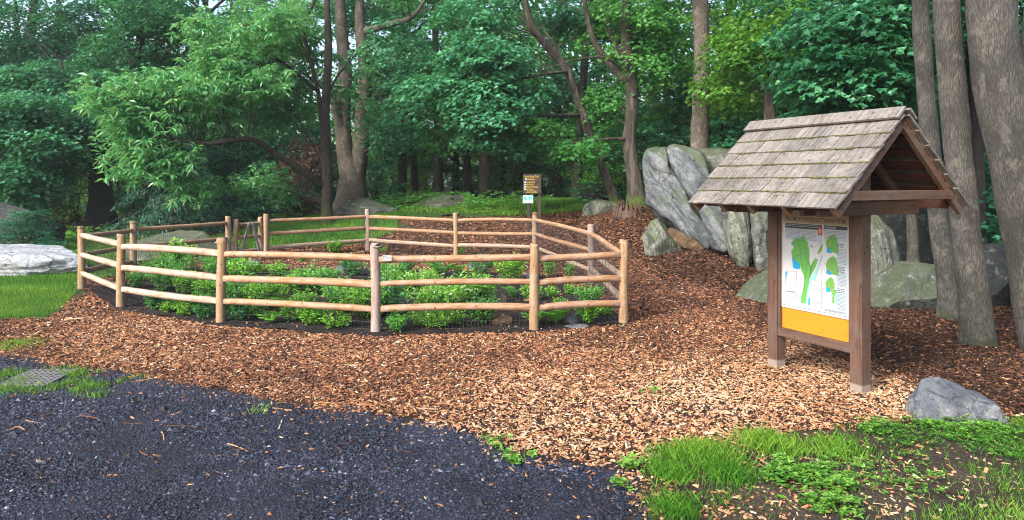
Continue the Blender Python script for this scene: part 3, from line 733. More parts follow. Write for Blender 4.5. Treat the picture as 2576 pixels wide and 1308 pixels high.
# gate
gL, gR = np.array([*at(592, 17.35), 0.0]), np.array([*at(656, 18.15), 0.0])
gate = thing('rail_gate', 'wooden log gate with crossed braces in the far left of the fence', 'gate', tuple(gL))
for p_, nm in ((gL, 'stile'), (gR, 'stile')): make_post(p_, 1.04, 0.058, M['post_new'], 31, gate, gL, 'stile')
for z in (0.93, 0.6, 0.26): make_rail(gL, gR, z, z, 0.045, M['rail_new'], 77 + int(z*10), gate, gL, 0.1)
gd = (gR - gL) / np.linalg.norm(gR - gL); gn = np.array([gd[1], -gd[0], 0])
for t0_, t1_ in ((0.12, 0.47), (0.9, 0.58)):
    Vb, Fb = beam(gL + (gR-gL)*t0_ + gn*0.06 + [0,0,0.18], gL + (gR-gL)*t1_ + gn*0.06 + [0,0,0.96], 0.075, 0.03, gn)
    mb = MB(); mb.add(Vb, Fb); mb.build('brace', M['post_grey'], gate, False, gL)
wire_panel(gL, gR, 0.04, 0.95, gate, gL, 0.06)

# ------------------------------------------------------------------ kiosk
KM = np.array([3.066, 7.224, 0.0]); KA = math.atan2(-0.895, 0.445)
kiosk = thing('trail_kiosk', 'brown timber trail kiosk with shingled gable roof and map panel', 'kiosk', tuple(KM), KA)
def kbox(name, b, mat, bv=0.006):
    mb = MB(); mb.add(box(*b), BOXF); o = mb.build(name, mat, kiosk)
    if bv: bevel(o, bv)
    return o
RZ, EZ, EW = 2.614, 1.775, 0.88
slope = math.atan2(RZ - EZ, EW); cs_, sn_ = math.cos(slope), math.sin(slope)
for sx in (-1, 1):
    kbox('post', (sx*.511-.065, sx*.511+.065, -.065, .065, -.2, 2.42), M['timber'])
kbox('bottom_rail', (-.447, .447, -.055, .03, .36, .448), M['timber_x'])
kbox('top_rail', (-.447, .447, -.05, .04, 1.70, 1.80), M['timber_red'])
for sx in (-1, 1):
    kbox('panel_trim', (sx*.432-.014, sx*.432+.014, -.045, -.012, .449, 1.699), M['timber'], 0.003)
    kbox('tie_beam', (sx*.511-.113, sx*.511-.067, -.68, .70, 1.68, 1.80), M['timber_y'])
    kbox('tie_beam', (sx*.511+.067, sx*.511+.113, -.68, .70, 1.68, 1.80), M['timber_y'])
kbox('eave_beam', (-.78, .88, -.74, -.682, 1.738, 1.83), M['timber_red'])
kbox('eave_beam', (-.78, .88, .702, .76, 1.738, 1.83), M['timber_red'])
kbox('collar_beam', (.90, .955, -.66, .72, 1.83, 1.915), M['timber_y'])
kbox('collar_beam', (-.83, -.775, -.66, .72, 1.83, 1.915), M['timber_y'])
kbox('ridge_board', (-.80, .93, -.02, .02, 2.42, 2.56), M['timber_red'])
for xr in (.925, .40, -.02, -.40, -.80):
    for sy in (-1, 1):
        off = 0.075
        p = (xr, sy*0.022, RZ - off - 0.02); q = (xr, sy*(EW - 0.02), RZ - off - (EW - .02) * math.tan(slope))
        Vb, Fb = beam(p, q, 0.05, 0.1, (0, 0, 1)); mb = MB(); mb.add(Vb, Fb); bevel(mb.build('rafter', M['timber_y'], kiosk), 0.004)
# spaced boards under the shingles
mb = MB()
for sy in (-1, 1):
    for s0 in np.arange(0.06, 1.18, 0.17):
        for x0_, x1_ in ((-.82, .06), (.063, .955)):
            c0 = np.array([0, sy * s0 * cs_, RZ - 0.03 - s0 * sn_]); c1 = np.array([0, sy * (s0+.1) * cs_, RZ - 0.03 - (s0+.1) * sn_])
            nrm_ = np.array([0, sy * sn_, cs_]) * 0.018
            V = []
            for base_ in (0, 1):
                for (xx, cc) in ((x0_, c0), (x1_, c0), (x1_, c1), (x0_, c1)): V.append([xx, cc[1], cc[2]] - nrm_ * (1 - base_))
            mb.add(np.array(V), BOXF)
mb.build('roof_boards', M['timber_red'], kiosk)
def shingles(sy, name):
    mb = MB(); rows = 6; SL = math.hypot(EW, RZ - EZ) + 0.02; step = (SL - 0.1) / rows
    for r_ in range(rows):
        s1 = 0.1 + (r_ + 1) * step; s0 = s1 - step * 1.35
        x = -.85 + rng.uniform(-.02, 0)
        while x < .985:
            wd = rng.choice([.1, .13, .16, .2, .24]) * rng.uniform(.85, 1.1); x1 = min(x + wd, .985 + rng.uniform(0, .006))
            if .985 - x1 < .03: x1 = .985
            sl = s1 + rng.uniform(-.0025, .0025); th = .016 * rng.uniform(.8, 1.25); g = .0015
            V = []
            for lift in (0.0, th):
                for (xx, ss, ex) in ((x + g, s0, 0.002), (x1 - g, s0, 0.002), (x1 - g, sl, 0.021), (x + g, sl, 0.021)):
                    hgt = ex + lift
                    V.append([xx, sy * (ss * cs_ + hgt * sn_), RZ - 0.012 - ss * sn_ + hgt * cs_])
            mb.add(np.array(V), BOXF, rng.uniform(0.1, 1.0)); x = x1
    o = mb.build(name, M['shingle'], kiosk); return o
shingles(-1, 'roof_slope'); shingles(1, 'roof_slope')
for sy in (-1, 1):
    mb = MB(); V = []
    for lift in (0.045, 0.066):
        for (xx, ss) in ((-.86, -0.02 if sy < 0 else 0.0), (.99, -0.02 if sy < 0 else 0.0), (.99, .125), (-.86, .125)):
            V.append([xx, sy * (ss * cs_ + lift * sn_), RZ - 0.012 - ss * sn_ + lift * cs_])
    mb.add(np.array(V), BOXF, 0.75); mb.build('ridge_cap', M['shingle'], kiosk)
# moss along the shingle butts
mb = MB(); SL = math.hypot(EW, RZ - EZ) + 0.02; step = (SL - 0.1) / 6
for sy in (-1, 1):
    for r_ in range(0, 6):
        ss = 0.1 + (r_ + 1) * step
        n = 240
        if r_ == 5: n = 60
        xx = rng.uniform(-.84, .98, n); k = vnoise(np.stack([xx * 5, 0*xx + r_ * 3.3, 0*xx], 1), 3) > -0.45; xx = xx[k]; n = len(xx)
        if r_ == 5: s2 = ss - rng.uniform(0, .3, n); hh = np.full(n, .043)
        else: s2 = ss + rng.uniform(0.0, .012, n); hh = rng.uniform(.028, .040, n)
        c = np.stack([xx, sy * (s2 * cs_ + hh * sn_), RZ - 0.012 - s2 * sn_ + hh * cs_], 1)
        rr = rng.uniform(.004, .009, n)
        b6 = np.array([[1.6,0,0],[0,1,0],[-1.6,0,0],[0,-1,0],[0,0,.8],[0,0,-.8]])
        V = c[:, None] + b6[None] * rr[:, None, None]
        T = np.array([[0,1,4],[1,2,4],[2,3,4],[3,0,4],[1,0,5],[2,1,5],[3,2,5],[0,3,5]])
        mb.add(V.reshape(-1, 3), (T[None] + (np.arange(n)*6)[:, None, None]).reshape(-1, 3), np.repeat(rng.random(n), 6))
mb.build('roof_moss', M['mosspad'], kiosk)

kbox('yellow_board', (-.446, .446, -.012, .012, .449, .664), M['yellow'], 0)
kbox('backing_board', (-.446, .446, -.002, .012, .667, 1.699), M['timber_x'], 0)
panel = kbox('map_panel', (-.418, .440, -.024, -.004, .668, 1.693), M['white'], 0.003)
PX0, PX1, PZ0, PZ1 = -.418, .440, .668, 1.693
def pp(x, y):        # a point of the panel, read off an enlarged view of it
    s = (x - 132) / 516.0; dL, dR = 7.55, 6.85; t = s * dL / (dR + s * (dL - dR))
    yt = 97 + 38 * s; yb = 797 + 120 * s; v = (y - yt) / (yb - yt)
    return PX0 + t * (PX1 - PX0), PZ1 - v * (PZ1 - PZ0)
level = [0]
def pshape(name, polys, mat, lv, raw=False):
    mb = MB(); yv = -.0245 - 0.0012 * lv
    for P in polys:
        P = np.array([p if raw else pp(*p) for p in P])
        V = np.stack([P[:, 0], 0 * P[:, 0] + yv, P[:, 1]], 1)
        area = 0.5 * np.sum(P[:, 0] * np.roll(P[:, 1], -1) - np.roll(P[:, 0], -1) * P[:, 1])
        f = np.arange(len(P)) if area > 0 else np.arange(len(P))[::-1]
        mb.add(V, [f])
    return mb.build(name, mat, panel)
def rect(x0, y0, x1, y1): # corners in the enlarged view, sides follow the panel
    k = (97 + 38*0) ; s = 0.075
    return [(x0, y0), (x1, y0 + (x1-x0)*.1), (x1, y1 + (x1-x0)*.13), (x0, y1)]
def rline(P, wd=1.2):
    P = np.array(P, float); out = []
    for a, b in zip(P[:-1], P[1:]):
        d = b - a; n = np.array([-d[1], d[0]]) / (np.linalg.norm(d) + 1e-6) * wd / 2
        out.append([tuple(a + n), tuple(b + n), tuple(b - n), tuple(a - n)])
    return out
def uv(u, v): return PX0 + u * (PX1 - PX0), PZ1 - v * (PZ1 - PZ0)
def uvrect(u0, v0, u1, v1): return [uv(u0, v0), uv(u1, v0), uv(u1, v1), uv(u0, v1)]
pshape('border_line', [uvrect(.018,.02,.982,.0235), uvrect(.018,.972,.982,.976), uvrect(.018,.0235,.0215,.972), uvrect(.9785,.0235,.982,.972)], M['pdark'], 1, True)
pshape('heading_band', [uvrect(.025,.028,.975,.125)], M['beige'], 1, True)
pshape('text_column', [uvrect(.06,.135,.60,.955), uvrect(.63,.135,.945,.955)], M['ppale'], 1, True)
pshape('map_ground', [uvrect(.065,.30,.595,.95), uvrect(.635,.285,.80,.49), uvrect(.635,.5,.80,.705), uvrect(.635,.715,.80,.93)], M['white'], 2, True)
pshape('dark_band', [uvrect(.06,.13,.60,.18), uvrect(.63,.13,.945,.165)], M['pdark'], 2, True)
t = text_obj('WELCOME TO THE PETER OLEY TRAILWAY SYSTEM', .05, M['pblack'], 'lettering', 0.0006, 0.86*(PX1-PX0))
t.parent = panel; u_, v_ = uv(.06, .103); t.location = (u_, -.0258, v_); t.rotation_euler = (math.radians(90), 0, 0); t.scale = (1, 1.15, 1)
def textlines(u0, u1, v0, v1, dv, th=.0035, last=.6):
    out = []; v = v0
    while v < v1:
        u = u0
        while u < u1 - .004:
            wl = min(rng.uniform(.012, .045), u1 - u); out.append(uvrect(u, v, u + wl, v + th)); u += wl + .006
        v += dv
    return out
lines = textlines(.07,.30,.195,.29,.0125) + textlines(.32,.52,.195,.29,.0125) + textlines(.64,.93,.18,.27,.013) + textlines(.815,.935,.345,.49,.0125) + textlines(.815,.935,.57,.70,.0125) + textlines(.815,.935,.77,.93,.0125) + textlines(.08,.27,.845,.93,.013) + textlines(.45,.54,.76,.90,.013) + textlines(.64,.93,.937,.953,.007,.003)
pshape('text_lines', lines, M['pgrey'], 4, True)
pshape('text_lines', textlines(.815,.90,.295,.335,.014,.006) + textlines(.815,.91,.51,.56,.016,.006) + textlines(.815,.91,.72,.76,.016,.006), M['pdark'], 4, True)
pshape('band_lines', textlines(.07,.58,.14,.172,.016,.005) + textlines(.64,.80,.142,.16,.02,.006), M['ppale'], 3, True)
t = text_obj('TRAIL ETIQUETTE', .02, M['pdark'], 'lettering', 0.0002, .13); t.parent = panel; u_, v_ = uv(.075, .835); t.location = (u_, -.0298, v_); t.rotation_euler = (math.radians(90), 0, 0)
t = text_obj('SUGGESTED HIKES', .018, M['ppale'], 'lettering', 0.0002, .13); t.parent = panel; u_, v_ = uv(.64, .158); t.location = (u_, -.0286, v_); t.rotation_euler = (math.radians(90), 0, 0)
GREEN = [(222,318),(240,306),(262,308),(285,296),(300,290),(310,318),(326,335),(340,400),(340,470),(348,505),(378,455),(402,462),(385,520),(360,565),(342,600),(325,690),(312,785),(275,775),(280,720),(300,640),(298,580),(275,530),(268,500),(240,478),(212,450),(205,400),(226,372),(208,345)]
pshape('park_area', [GREEN, [(430,350),(436,362),(428,400),(405,430),(398,420),(412,385)]], M['pgreen'], 3)
def mini(x0, y0, sx, sy, tail):
    G = [(0.1,.25),(.3,.1),(.6,0),(.85,.15),(.95,.5),(1,1),(.55,.95),(.35,.8),(.05,.75),(-.05,.45)]
    if tail: G = [(0.1,.12),(.35,.0),(.6,.05),(.75,.25),(.72,.45),(.95,.5),(1.0,.6),(.8,.8),(.7,1.0),(.5,.97),(.55,.7),(.4,.5),(.0,.42),(-.05,.22)]
    return [(x0 + a*sx, y0 + b*sy + a*sx*.1) for a, b in G]
pshape('park_area', [mini(462,280,90,140,False), mini(462,438,88,142,False), mini(460,592,86,190,True)], M['pgreen'], 3)
pshape('lake', [[(213,450),(228,448),(232,470),(258,480),(272,500),(268,530),(245,528),(220,520)], [(466,380),(480,382),(502,405),(504,424),(466,415)], [(464,538),(480,545),(502,565),(502,582),(464,570)], [(462,664),(490,678),(494,706),(464,702)], [(208,335),(222,325),(215,350),(205,352)], [(352,355),(362,355),(360,375),(353,372)], [(333,740),(345,742),(343,792),(331,790)], [(166,545),(180,547),(172,580),(167,625)]], M['pblue'], 5)
pshape('river', [[(430,430),(436,436),(425,470),(400,560),(385,612),(360,612),(340,660),(330,730),(318,786),(310,785),(322,700),(345,600),(385,545)], [(545,690),(548,795),(530,790),(520,750)]], M['pcyan'], 4)
trails = []
for q in ([(240,320),(270,325),(298,330)],[(262,345),(280,400),(270,440),(285,480),(300,540)],[(300,350),(310,400),(325,470),(318,540),(310,600)],[(225,440),(260,430),(300,420)],[(330,480),(350,520),(345,560)],[(372,480),(360,520),(335,600)],[(310,620),(300,680),(318,700)],[(330,335),(350,370),(370,380),(400,360),(430,320)]): trails += rline(q, 1.6)
pshape('trail_lines', trails, M['pdark'], 6)
tr2 = []
for q in ([(478,300),(500,296),(530,305)],[(490,320),(500,360),(485,380)],[(470,460),(492,470),(488,500),(478,540),(505,560),(530,555)],[(520,470),(525,520),(545,540)],[(480,615),(495,640),(480,665),(510,690),(520,720),(508,780)],[(515,620),(520,660),(545,690)]): tr2 += rline(q, 1.8)
pshape('trail_lines', tr2, M['porange'], 6)
pshape('portrait_photo', [[(402,235),(435,239),(435,292),(402,288)]], M['pred'], 5)
pshape('portrait_face', [[(410,246),(418,240),(427,243),(430,262),(423,278),(414,276),(408,262)]], M['portrait'], 6)
pshape('inset_frame', rline([(165,540),(245,548),(245,655),(165,640),(165,540)], 1.5) + rline([(352,612),(430,622),(430,828)], 1.5) + rline([(352,612),(345,800)], 1.5) + rline([(165,662),(272,674),(272,775)], 1.2), M['pgrey'], 5)
pshape('legend_box', [[(354,615),(429,625),(429,826),(348,806)]], M['white'], 5)
pshape('text_lines', [[(x0, y0), (x0 + l_, y0 + l_*.1), (x0 + l_, y0 + l_*.1 + 3), (x0, y0 + 3)] for y0 in range(640, 795, 11) for (x0, l_) in ((360, 3), (367, 18 + (y0 % 7) * 3))], M['pgrey'], 6)
pshape('compass_mark', rline([(408,770),(410,800)], 2) + rline([(398,784),(420,788)], 2), M['pblack'], 6)

# ------------------------------------------------------------------ trail signs
SX, SY = at(1338, 21.0); SZ = tz(SX, SY)
sign = thing('trail_sign', 'dark brown wooden trail sign with yellow routed lettering on two posts', 'sign', (SX, SY, SZ))
def sbox(name, b, mat, par=None, bv=.005):
    mb = MB(); mb.add(box(*b), BOXF); o = mb.build(name, mat, par or sign); bevel(o, bv) if bv else 0; return o
h_ = 2.2 - SZ
for sx in (-.1, .22): sbox('post', (sx-.045, sx+.045, .025, .1, -.2, h_ - .03), M['board'])
brd = sbox('board', (-.26, .275, -.02, .024, h_ - .575, h_), M['board'])
def stext(s, x, z, size, w_):
    t = text_obj(s, size, M['letter'], 'lettering', 0.0016, w_); t.parent = brd; t.location = (x, -.0225, z); t.rotation_euler = (math.radians(90), 0, 0)
stext('North-South Trail', -.235, h_ - .1, .085, .43)
stext('Leading to:', -.14, h_ - .17, .07, .235)
for i, (s_, w_) in enumerate((('Sunset Rock', .265), ('Split Rock', .215), ('Hermit Wetlands', .34), ('Ice Pond', .185))):
    stext(s_, -.165, h_ - .262 - i*.068, .07, w_)
stext('BSA Eagle Project', -.14, h_ - .505, .042, .27); stext('Jeremy Gottlieb 2003', -.165, h_ - .545, .042, .32)
def disc(name, x, z, r, mat, par, y0=-.021, n=16, th=.004):
    a = np.arange(n) / n * 2 * np.pi
    V = np.concatenate([np.stack([x + r*np.cos(a), 0*a + y0, z + r*np.sin(a)], 1), np.stack([x + r*np.cos(a), 0*a + y0 - th, z + r*np.sin(a)], 1)])
    fs = [np.arange(n)[::-1], np.arange(n) + n] + [np.array([i, (i+1) % n, n + (i+1) % n, n + i]) for i in range(n)]
    mb = MB(); mb.add(V, fs); return mb.build(name, mat, par)
for (x_, z_) in ((-.175, .15), (-.2, .24), (-.2, .308), (-.2, .376), (-.2, .444)): disc('route_marker', x_, h_ - z_ , .026, M['white'], brd)
tab = thing('rules_sign', 'small white and teal trail rules sign below the dark board', 'sign', (SX - .115, SY - .006, SZ + h_ - .74))
def tbox(name, b, mat, par, bv=0): mb = MB(); mb.add(box(*b), BOXF); o = mb.build(name, mat, par); bevel(o, bv) if bv else 0; return o
tbox('rim', (-.16, .16, -.002, .006, -.125, .125), M['pblack'], tab, .02)
pl_ = tbox('plate', (-.15, .15, -.008, -.0022, -.115, .115), M['aqua'], tab, .015)
for x_ in (-.075, .07):
    disc('round_symbol', x_, .035, .056, M['teal'], pl_, -.0085, 24, .002)
def tshape(polys, name, mat):
    mb = MB()
    for P in polys:
        P = np.array(P); V = np.stack([P[:, 0], 0*P[:, 0] - .0115, P[:, 1]], 1)
        area = 0.5 * np.sum(P[:, 0] * np.roll(P[:, 1], -1) - np.roll(P[:, 0], -1) * P[:, 1])
        mb.add(V, [np.arange(len(P)) if area > 0 else np.arange(len(P))[::-1]])
    mb.build(name, mat, pl_)
tshape([[(-.1,0),(-.095,.03),(-.06,.04),(-.045,.065),(-.035,.05),(-.045,.03),(-.05,0),(-.058,0),(-.06,.02),(-.088,.018),(-.09,0)]], 'pet_figure', M['aqua'])
tshape([[(.055,-.01),(.065,.03),(.062,.06),(.07,.075),(.078,.06),(.077,.03),(.09,-.01),(.08,-.01),(.071,.015),(.064,-.01)]], 'walker_figure', M['aqua'])
tshape([[(a, z_), (a + .03, z_), (a + .03, z_ + .012), (a, z_ + .012)] for z_ in (-.062, -.09) for a in (-.12, -.085, -.05, .01, .045, .08)], 'text_lines', M['teal'])

# ------------------------------------------------------------------ drain grate
gx, gy = (-4.77, 7.21)
gr = thing('drain_grate', 'square rusty iron drain grate set in the gravel at left', 'drain', (gx, gy, 0.022), math.radians(4))
GW, GH = .46, .56; nx_, ny_ = 8, 9
mb = MB()
for i in range(nx_ + 1):
    x0 = -GW/2 + i * GW / nx_; mb.add(box(x0 - .011, x0 + .011, -GH/2, GH/2, -.012, .008), BOXF)
for j in range(ny_ + 1):
    y0 = -GH/2 + j * GH / ny_
    for i in range(nx_): mb.add(box(-GW/2 + i*GW/nx_ + .0112, -GW/2 + (i+1)*GW/nx_ - .0112, y0 - .011, y0 + .011, -.012, .007), BOXF)
mb.build('grate_bars', M['iron'], gr)
mb = MB(); mb.add(box(-GW/2 - .01, GW/2 + .01, -GH/2 - .01, GH/2 + .01, -.0125 - .004, -.0125), BOXF); mb.build('hole_shade', M['hole_shade'], gr)  # thin near-black sheet under the bars, its colour painting the shade in the holes

# ------------------------------------------------------------------ rocks
def ico(sub=4):
    me = bpy.data.meshes.new('tmp'); import bmesh
    bm = bmesh.new(); bmesh.ops.create_icosphere(bm, subdivisions=sub, radius=1.0); bm.to_mesh(me); bm.free()
    V = np.zeros(len(me.vertices)*3, np.float32); me.vertices.foreach_get('co', V)
    Fc = np.zeros(len(me.polygons)*3, np.int32); me.polygons.foreach_get('vertices', Fc); bpy.data.meshes.remove(me)
    return V.reshape(-1, 3).astype(float), Fc.reshape(-1, 3)
ICO = {s: ico(s) for s in (3, 5, 6)}
def rock_shape(dims, seed, planes=10, cut=0.72, sub=5, rough=0.07, extra=()):
    V, Fc = ICO[sub]; V = V.copy(); r = np.random.default_rng(seed)
    for nrm, dd in [(v / np.linalg.norm(v), cut + r.uniform(-.12, .2)) for v in r.normal(size=(planes, 3))] + [(np.array(e[:3]) / np.linalg.norm(e[:3]), e[3]) for e in extra]:
        h = V @ nrm - dd; V = V - np.maximum(h, 0)[:, None] * nrm * 0.97
    V = V * (1 + rough * fbm(V * 1.8 + seed, seed, 5)[:, None] + rough * 0.35 * np.abs(fbm(V * 6 + seed, seed + 5, 3))[:, None])
    return V * np.array(dims), Fc
def rock(name, label, loc, dims, seed, mat, rotz=0.0, planes=10, cut=0.72, sub=5, rough=0.07, extra=(), group=None, tilt=(0,0)):
    V, Fc = rock_shape(dims, seed, planes, cut, sub, rough, extra); mb = MB(); mb.add(V, Fc)
    o = mb.build(name, mat, None, True); o.location = loc; o.rotation_euler = (tilt[0], tilt[1], rotz)
    try: o.data.set_sharp_from_angle(angle=math.radians(38))
    except Exception: pass
    return tag(o, label, 'rock', group)

def hull_rock(name, label, loc, pts, seed, mat, rotz=0.0, rough=.016, cuts=5):
    import bmesh
    bm = bmesh.new()
    for p in pts: bm.verts.new(p)
    r = bmesh.ops.convex_hull(bm, input=bm.verts[:]); bmesh.ops.delete(bm, geom=[g for g in r['geom_interior'] if isinstance(g, bmesh.types.BMVert)], context='VERTS')
    bmesh.ops.bevel(bm, geom=bm.edges[:], offset=.006, segments=1, affect='EDGES')
    for _ in range(cuts):
        bmesh.ops.triangulate(bm, faces=bm.faces[:]); bmesh.ops.subdivide_edges(bm, edges=[e for e in bm.edges if e.calc_length() > .018], cuts=1)
    bmesh.ops.triangulate(bm, faces=bm.faces[:])
    me = bpy.data.meshes.new(name); bm.to_mesh(me); bm.free(); n = len(me.vertices)
    V = np.zeros(n*3, np.float32); me.vertices.foreach_get('co', V); V = V.reshape(-1, 3).astype(float)
    V = V + rough * np.stack([fbm(V*7, seed, 5), fbm(V*7, seed+1, 5), fbm(V*7, seed+2, 5)], 1) - .5*rough * np.abs(fbm(V*16, seed+4, 3))[:, None] * (V / np.linalg.norm(V, axis=1)[:, None])
    me.vertices.foreach_set('co', V.astype(np.float32).ravel()); me.materials.append(mat); me.update()
    me.polygons.foreach_set('use_smooth', np.full(len(me.polygons), True))
    try: me.set_sharp_from_angle(angle=math.radians(40))
    except Exception: pass
    o = bpy.data.objects.new(name, me); COL.objects.link(o); o.location = loc; o.rotation_euler = (0, 0, rotz)
    return tag(o, label, 'rock')
hull_rock('foreground_rock', 'angular blue grey rock at the verge edge in front of the kiosk', (3.72, 6.05, 0.02),
    [(-.34,-.10,-.05),(-.2,-.2,-.06),(.1,-.27,-.06),(.32,-.24,-.06),(-.33,-.06,.12),(-.17,-.17,.2),(-.08,-.18,.245),(.26,-.2,.14),(.33,-.2,.05),(-.25,.0,.31),(-.12,.02,.325),(.22,.06,.19),(.36,.0,.1),(-.3,.24,-.05),(.3,.26,-.05),(.36,.05,-.05)], 4, M['rock_fore'], math.radians(-4))
rock('pale_outcrop', 'long low whitish rock with moss spots on the lawn edge', (-11.4, 15.8, 0.12), (2.25, 1.3, .52), 8, M['rock_white'], math.radians(6), 7, .75, 6, .08)
rock('dark_outcrop', 'dark cracked boulder beyond the pale rock at far left', (-15.6, 22.2, .3), (2.0, 1.3, 1.05), 15, M['rock_dark'], .3, 9, .7, 6, .09)
rock('fenced_outcrop', 'broad mossy grey outcrop seen through the left rails by the gate', (-9.0, 19.6, -.05), (1.75, 1.5, .78), 23, M['rock_moss'], .15, 7, .74, 6, .07, ((-.5,-.3,.8,.6),))
rock('low_outcrop', 'low dark mossy outcrop at the foot of the double trunk', (-5.1, 25.4, tz(-5.1, 25.4) + .02), (1.15, .8, .5), 31, M['rock_moss'], -.1, 8, .7, 5, .08)
rock('clearing_outcrop', 'moss covered low rock in the grass behind the middle far rails', (-2.4, 26.5, tz(-2.4, 26.5) + .0), (1.3, .8, .45), 37, M['rock_moss'], .2, 8, .7, 5, .09)
rock('slope_rock', 'small flat grey rock at the foot of the leaning trunk', (2.95, 23.4, tz(2.95, 23.4)), (.75, .5, .42), 38, M['rock_grey'], .2, 8, .7, 5, .08)
rock('mossy_boulder', 'green mossy boulder with pale lichen between kiosk and slanted trunk', (6.35, 11.4, .2), (.85, .6, .52), 42, M['rock_moss'], -.25, 9, .66, 6, .06, ((-.7,-.4,.6,.55),))
rock('pillar_rock', 'rounded green grey rock just right of the kiosk post', (6.75, 13.6, .4), (.6, .5, .95), 47, M['rock_grey'], .2, 8, .7, 5, .07)
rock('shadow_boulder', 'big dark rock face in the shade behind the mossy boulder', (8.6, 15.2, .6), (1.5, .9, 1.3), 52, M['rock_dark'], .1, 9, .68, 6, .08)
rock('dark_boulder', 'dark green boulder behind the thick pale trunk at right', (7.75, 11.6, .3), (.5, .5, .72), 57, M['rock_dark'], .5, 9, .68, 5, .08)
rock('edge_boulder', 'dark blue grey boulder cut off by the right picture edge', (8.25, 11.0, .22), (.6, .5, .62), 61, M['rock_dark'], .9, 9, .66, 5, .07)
rock('wedge_rock', 'low mossy wedge of rock on the chips left of the kiosk post', (4.33, 12.0, .0), (.66, .5, .52), 66, M['rock_moss'], .1, 6, .7, 5, .05, ((-.75,-.2,.6,.42),))
rock('buried_stone', 'flat stone half buried in the chips below the big boulder', (3.05, 13.0, -.01), (.16, .12, .06), 68, M['rock_dark'], .1, 8, .7, 3, .07)
rock('side_rock', 'squat lichen spotted rock leaning at the left foot of the big boulder', (3.72, 17.6, .45), (.62, .5, .62), 71, M['rock_grey'], .2, 9, .64, 5, .07, ((.7,-.3,.6,.45),))
rock('brown_rock', 'rusty brown slab of rock under the overhang of the big boulder', (4.3, 17.85, .4), (.66, .45, .36), 75, M['rock_brown'], .15, 7, .68, 5, .07, (), None, (0, math.radians(24)))

# the big split boulder: slabs traced as outlines, each given its own distance, slant and thickness
boulder = thing('split_boulder', 'huge banded grey boulder split by diagonal cracks behind the kiosk', 'boulder', (4.8, 18.5, .5))
BL = np.array([4.8, 18.5, .5])
def zc(p): return 1446.5 + .3654 * p[0], 301.9 + .3654 * p[1]
def slab(outline, dist, thick, mat, seed, ridge=0.0, rdir=(0.55, -0.83), pillow=0.22):
    P = [np.array(zc(p)) for p in outline]
    W = np.array([un(p[0], p[1], dist(p[0])) for p in P])
    n = 120; C = catmull(np.vstack([W, W[:1]]), n + 1)[:-1]
    cen = C.mean(0); back = np.array([0.25, 1.0, 0.0]); back /= np.linalg.norm(back)
    lay = [(-.5, .02), (-.5, .2), (-.5, .4), (-.5, .56), (-.495, .7), (-.485, .81), (-.465, .89), (-.43, .945), (-.36, .98), (-.2, 1.0), (.15, 1.0), (.4, .96), (.7, .8), (.8, .4), (.8, .02)]
    V = []
    for (o_, s_) in lay:
        pil = thick * pillow * (1 - s_ ** 2) if o_ <= -.25 else 0
        V.append(cen + (C - cen) * s_ + back * (thick * o_ * (1 - pillow * .3) - pil * .5 + thick * .5))
    # denser front
    V = np.array(V); L_ = len(lay)
    V2 = []
    for i in range(L_ - 1):
        for t in np.linspace(0, 1, 4)[:-1]: V2.append(V[i] * (1 - t) + V[i+1] * t)
    V2.append(V[-1]); V = np.array(V2)
    idx = np.arange(V.shape[0] * n).reshape(V.shape[0], n)
    Fq = np.stack([idx[:-1], np.roll(idx, -1, 1)[:-1], np.roll(idx, -1, 1)[1:], idx[1:]], -1).reshape(-1, 4)
    V = V.reshape(-1, 3)
    a = V[:, 0] * rdir[0] + V[:, 2] * rdir[1]; b = V[:, 0] * -rdir[1] + V[:, 2] * rdir[0]
    rn = fbm(np.stack([a * .45, b * 3.2, V[:, 1] * .3], 1), seed, 4)
    V = V + (-back)[None] * (ridge * (rn - .5 * np.abs(fbm(np.stack([a * .9, b * 7.0, V[:, 1]], 1), seed + 40, 3))))[:, None] + 0.07 * np.stack([fbm(V * 1.6, seed + 1, 4), fbm(V * 1.6, seed + 2, 4), fbm(V * 1.6, seed + 3, 4)], 1)
    mb = MB(); mb.add(V, [f for f in Fq] + [idx[0], idx[-1][::-1]])
    return mb.build('rock_slab', mat, boulder, True, BL)
dist1 = lambda px: 17.35 + np.clip((1764 - px) / 150, -.6, 1.2) * 1.5
slab([(465,250),(490,205),(540,185),(612,178),(634,205),(652,300),(702,400),(762,510),(830,630),(900,750),(945,860),(930,905),(870,890),(800,835),(740,780),(690,735),(640,690),(560,615),(500,560),(480,450),(458,340)], dist1, 1.5, M['rock_stripe'], 3, .12, (0.55, -0.83), .1)
slab([(628,190),(672,170),(740,166),(800,180),(860,210),(910,290),(935,390),(968,500),(1010,580),(1048,690),(1055,800),(1062,900),(1010,915),(955,880),(905,760),(838,632),(772,508),(712,395),(662,300)], lambda px: dist1(px) - .12, 1.6, M['rock_stripe'], 9, .1, (0.55, -0.83), .1)
slab([(800,230),(860,188),(1000,180),(1130,186),(1250,200),(1330,300),(1330,700),(1200,760),(1000,720),(920,540),(860,400)], lambda px: 18.0, 1.8, M['rock_moss'], 12, .06)
slab([(1030,620),(1080,560),(1180,540),(1290,560),(1300,760),(1290,980),(1200,960),(1080,930),(1040,800)], lambda px: 16.3, 1.2, M['rock_grey'], 27, .05)
slab([(1030,760),(1035,690),(1040,600),(1100,560),(1180,580),(1215,650),(1240,820),(1238,960),(1200,1040),(1160,1062),(1120,1020),(1070,930)], lambda px: 15.6 - (px - 1870) * .004, 1.0, M['rock_grey'], 16, .06, (0.15, -.98), .5)
slab([(1195,600),(1260,560),(1330,580),(1350,800),(1340,1060),(1290,1100),(1262,1080),(1235,960),(1225,800)], lambda px: 15.2, 1.0, M['rock_moss'], 19, .05, (0.1, -.99), .4)
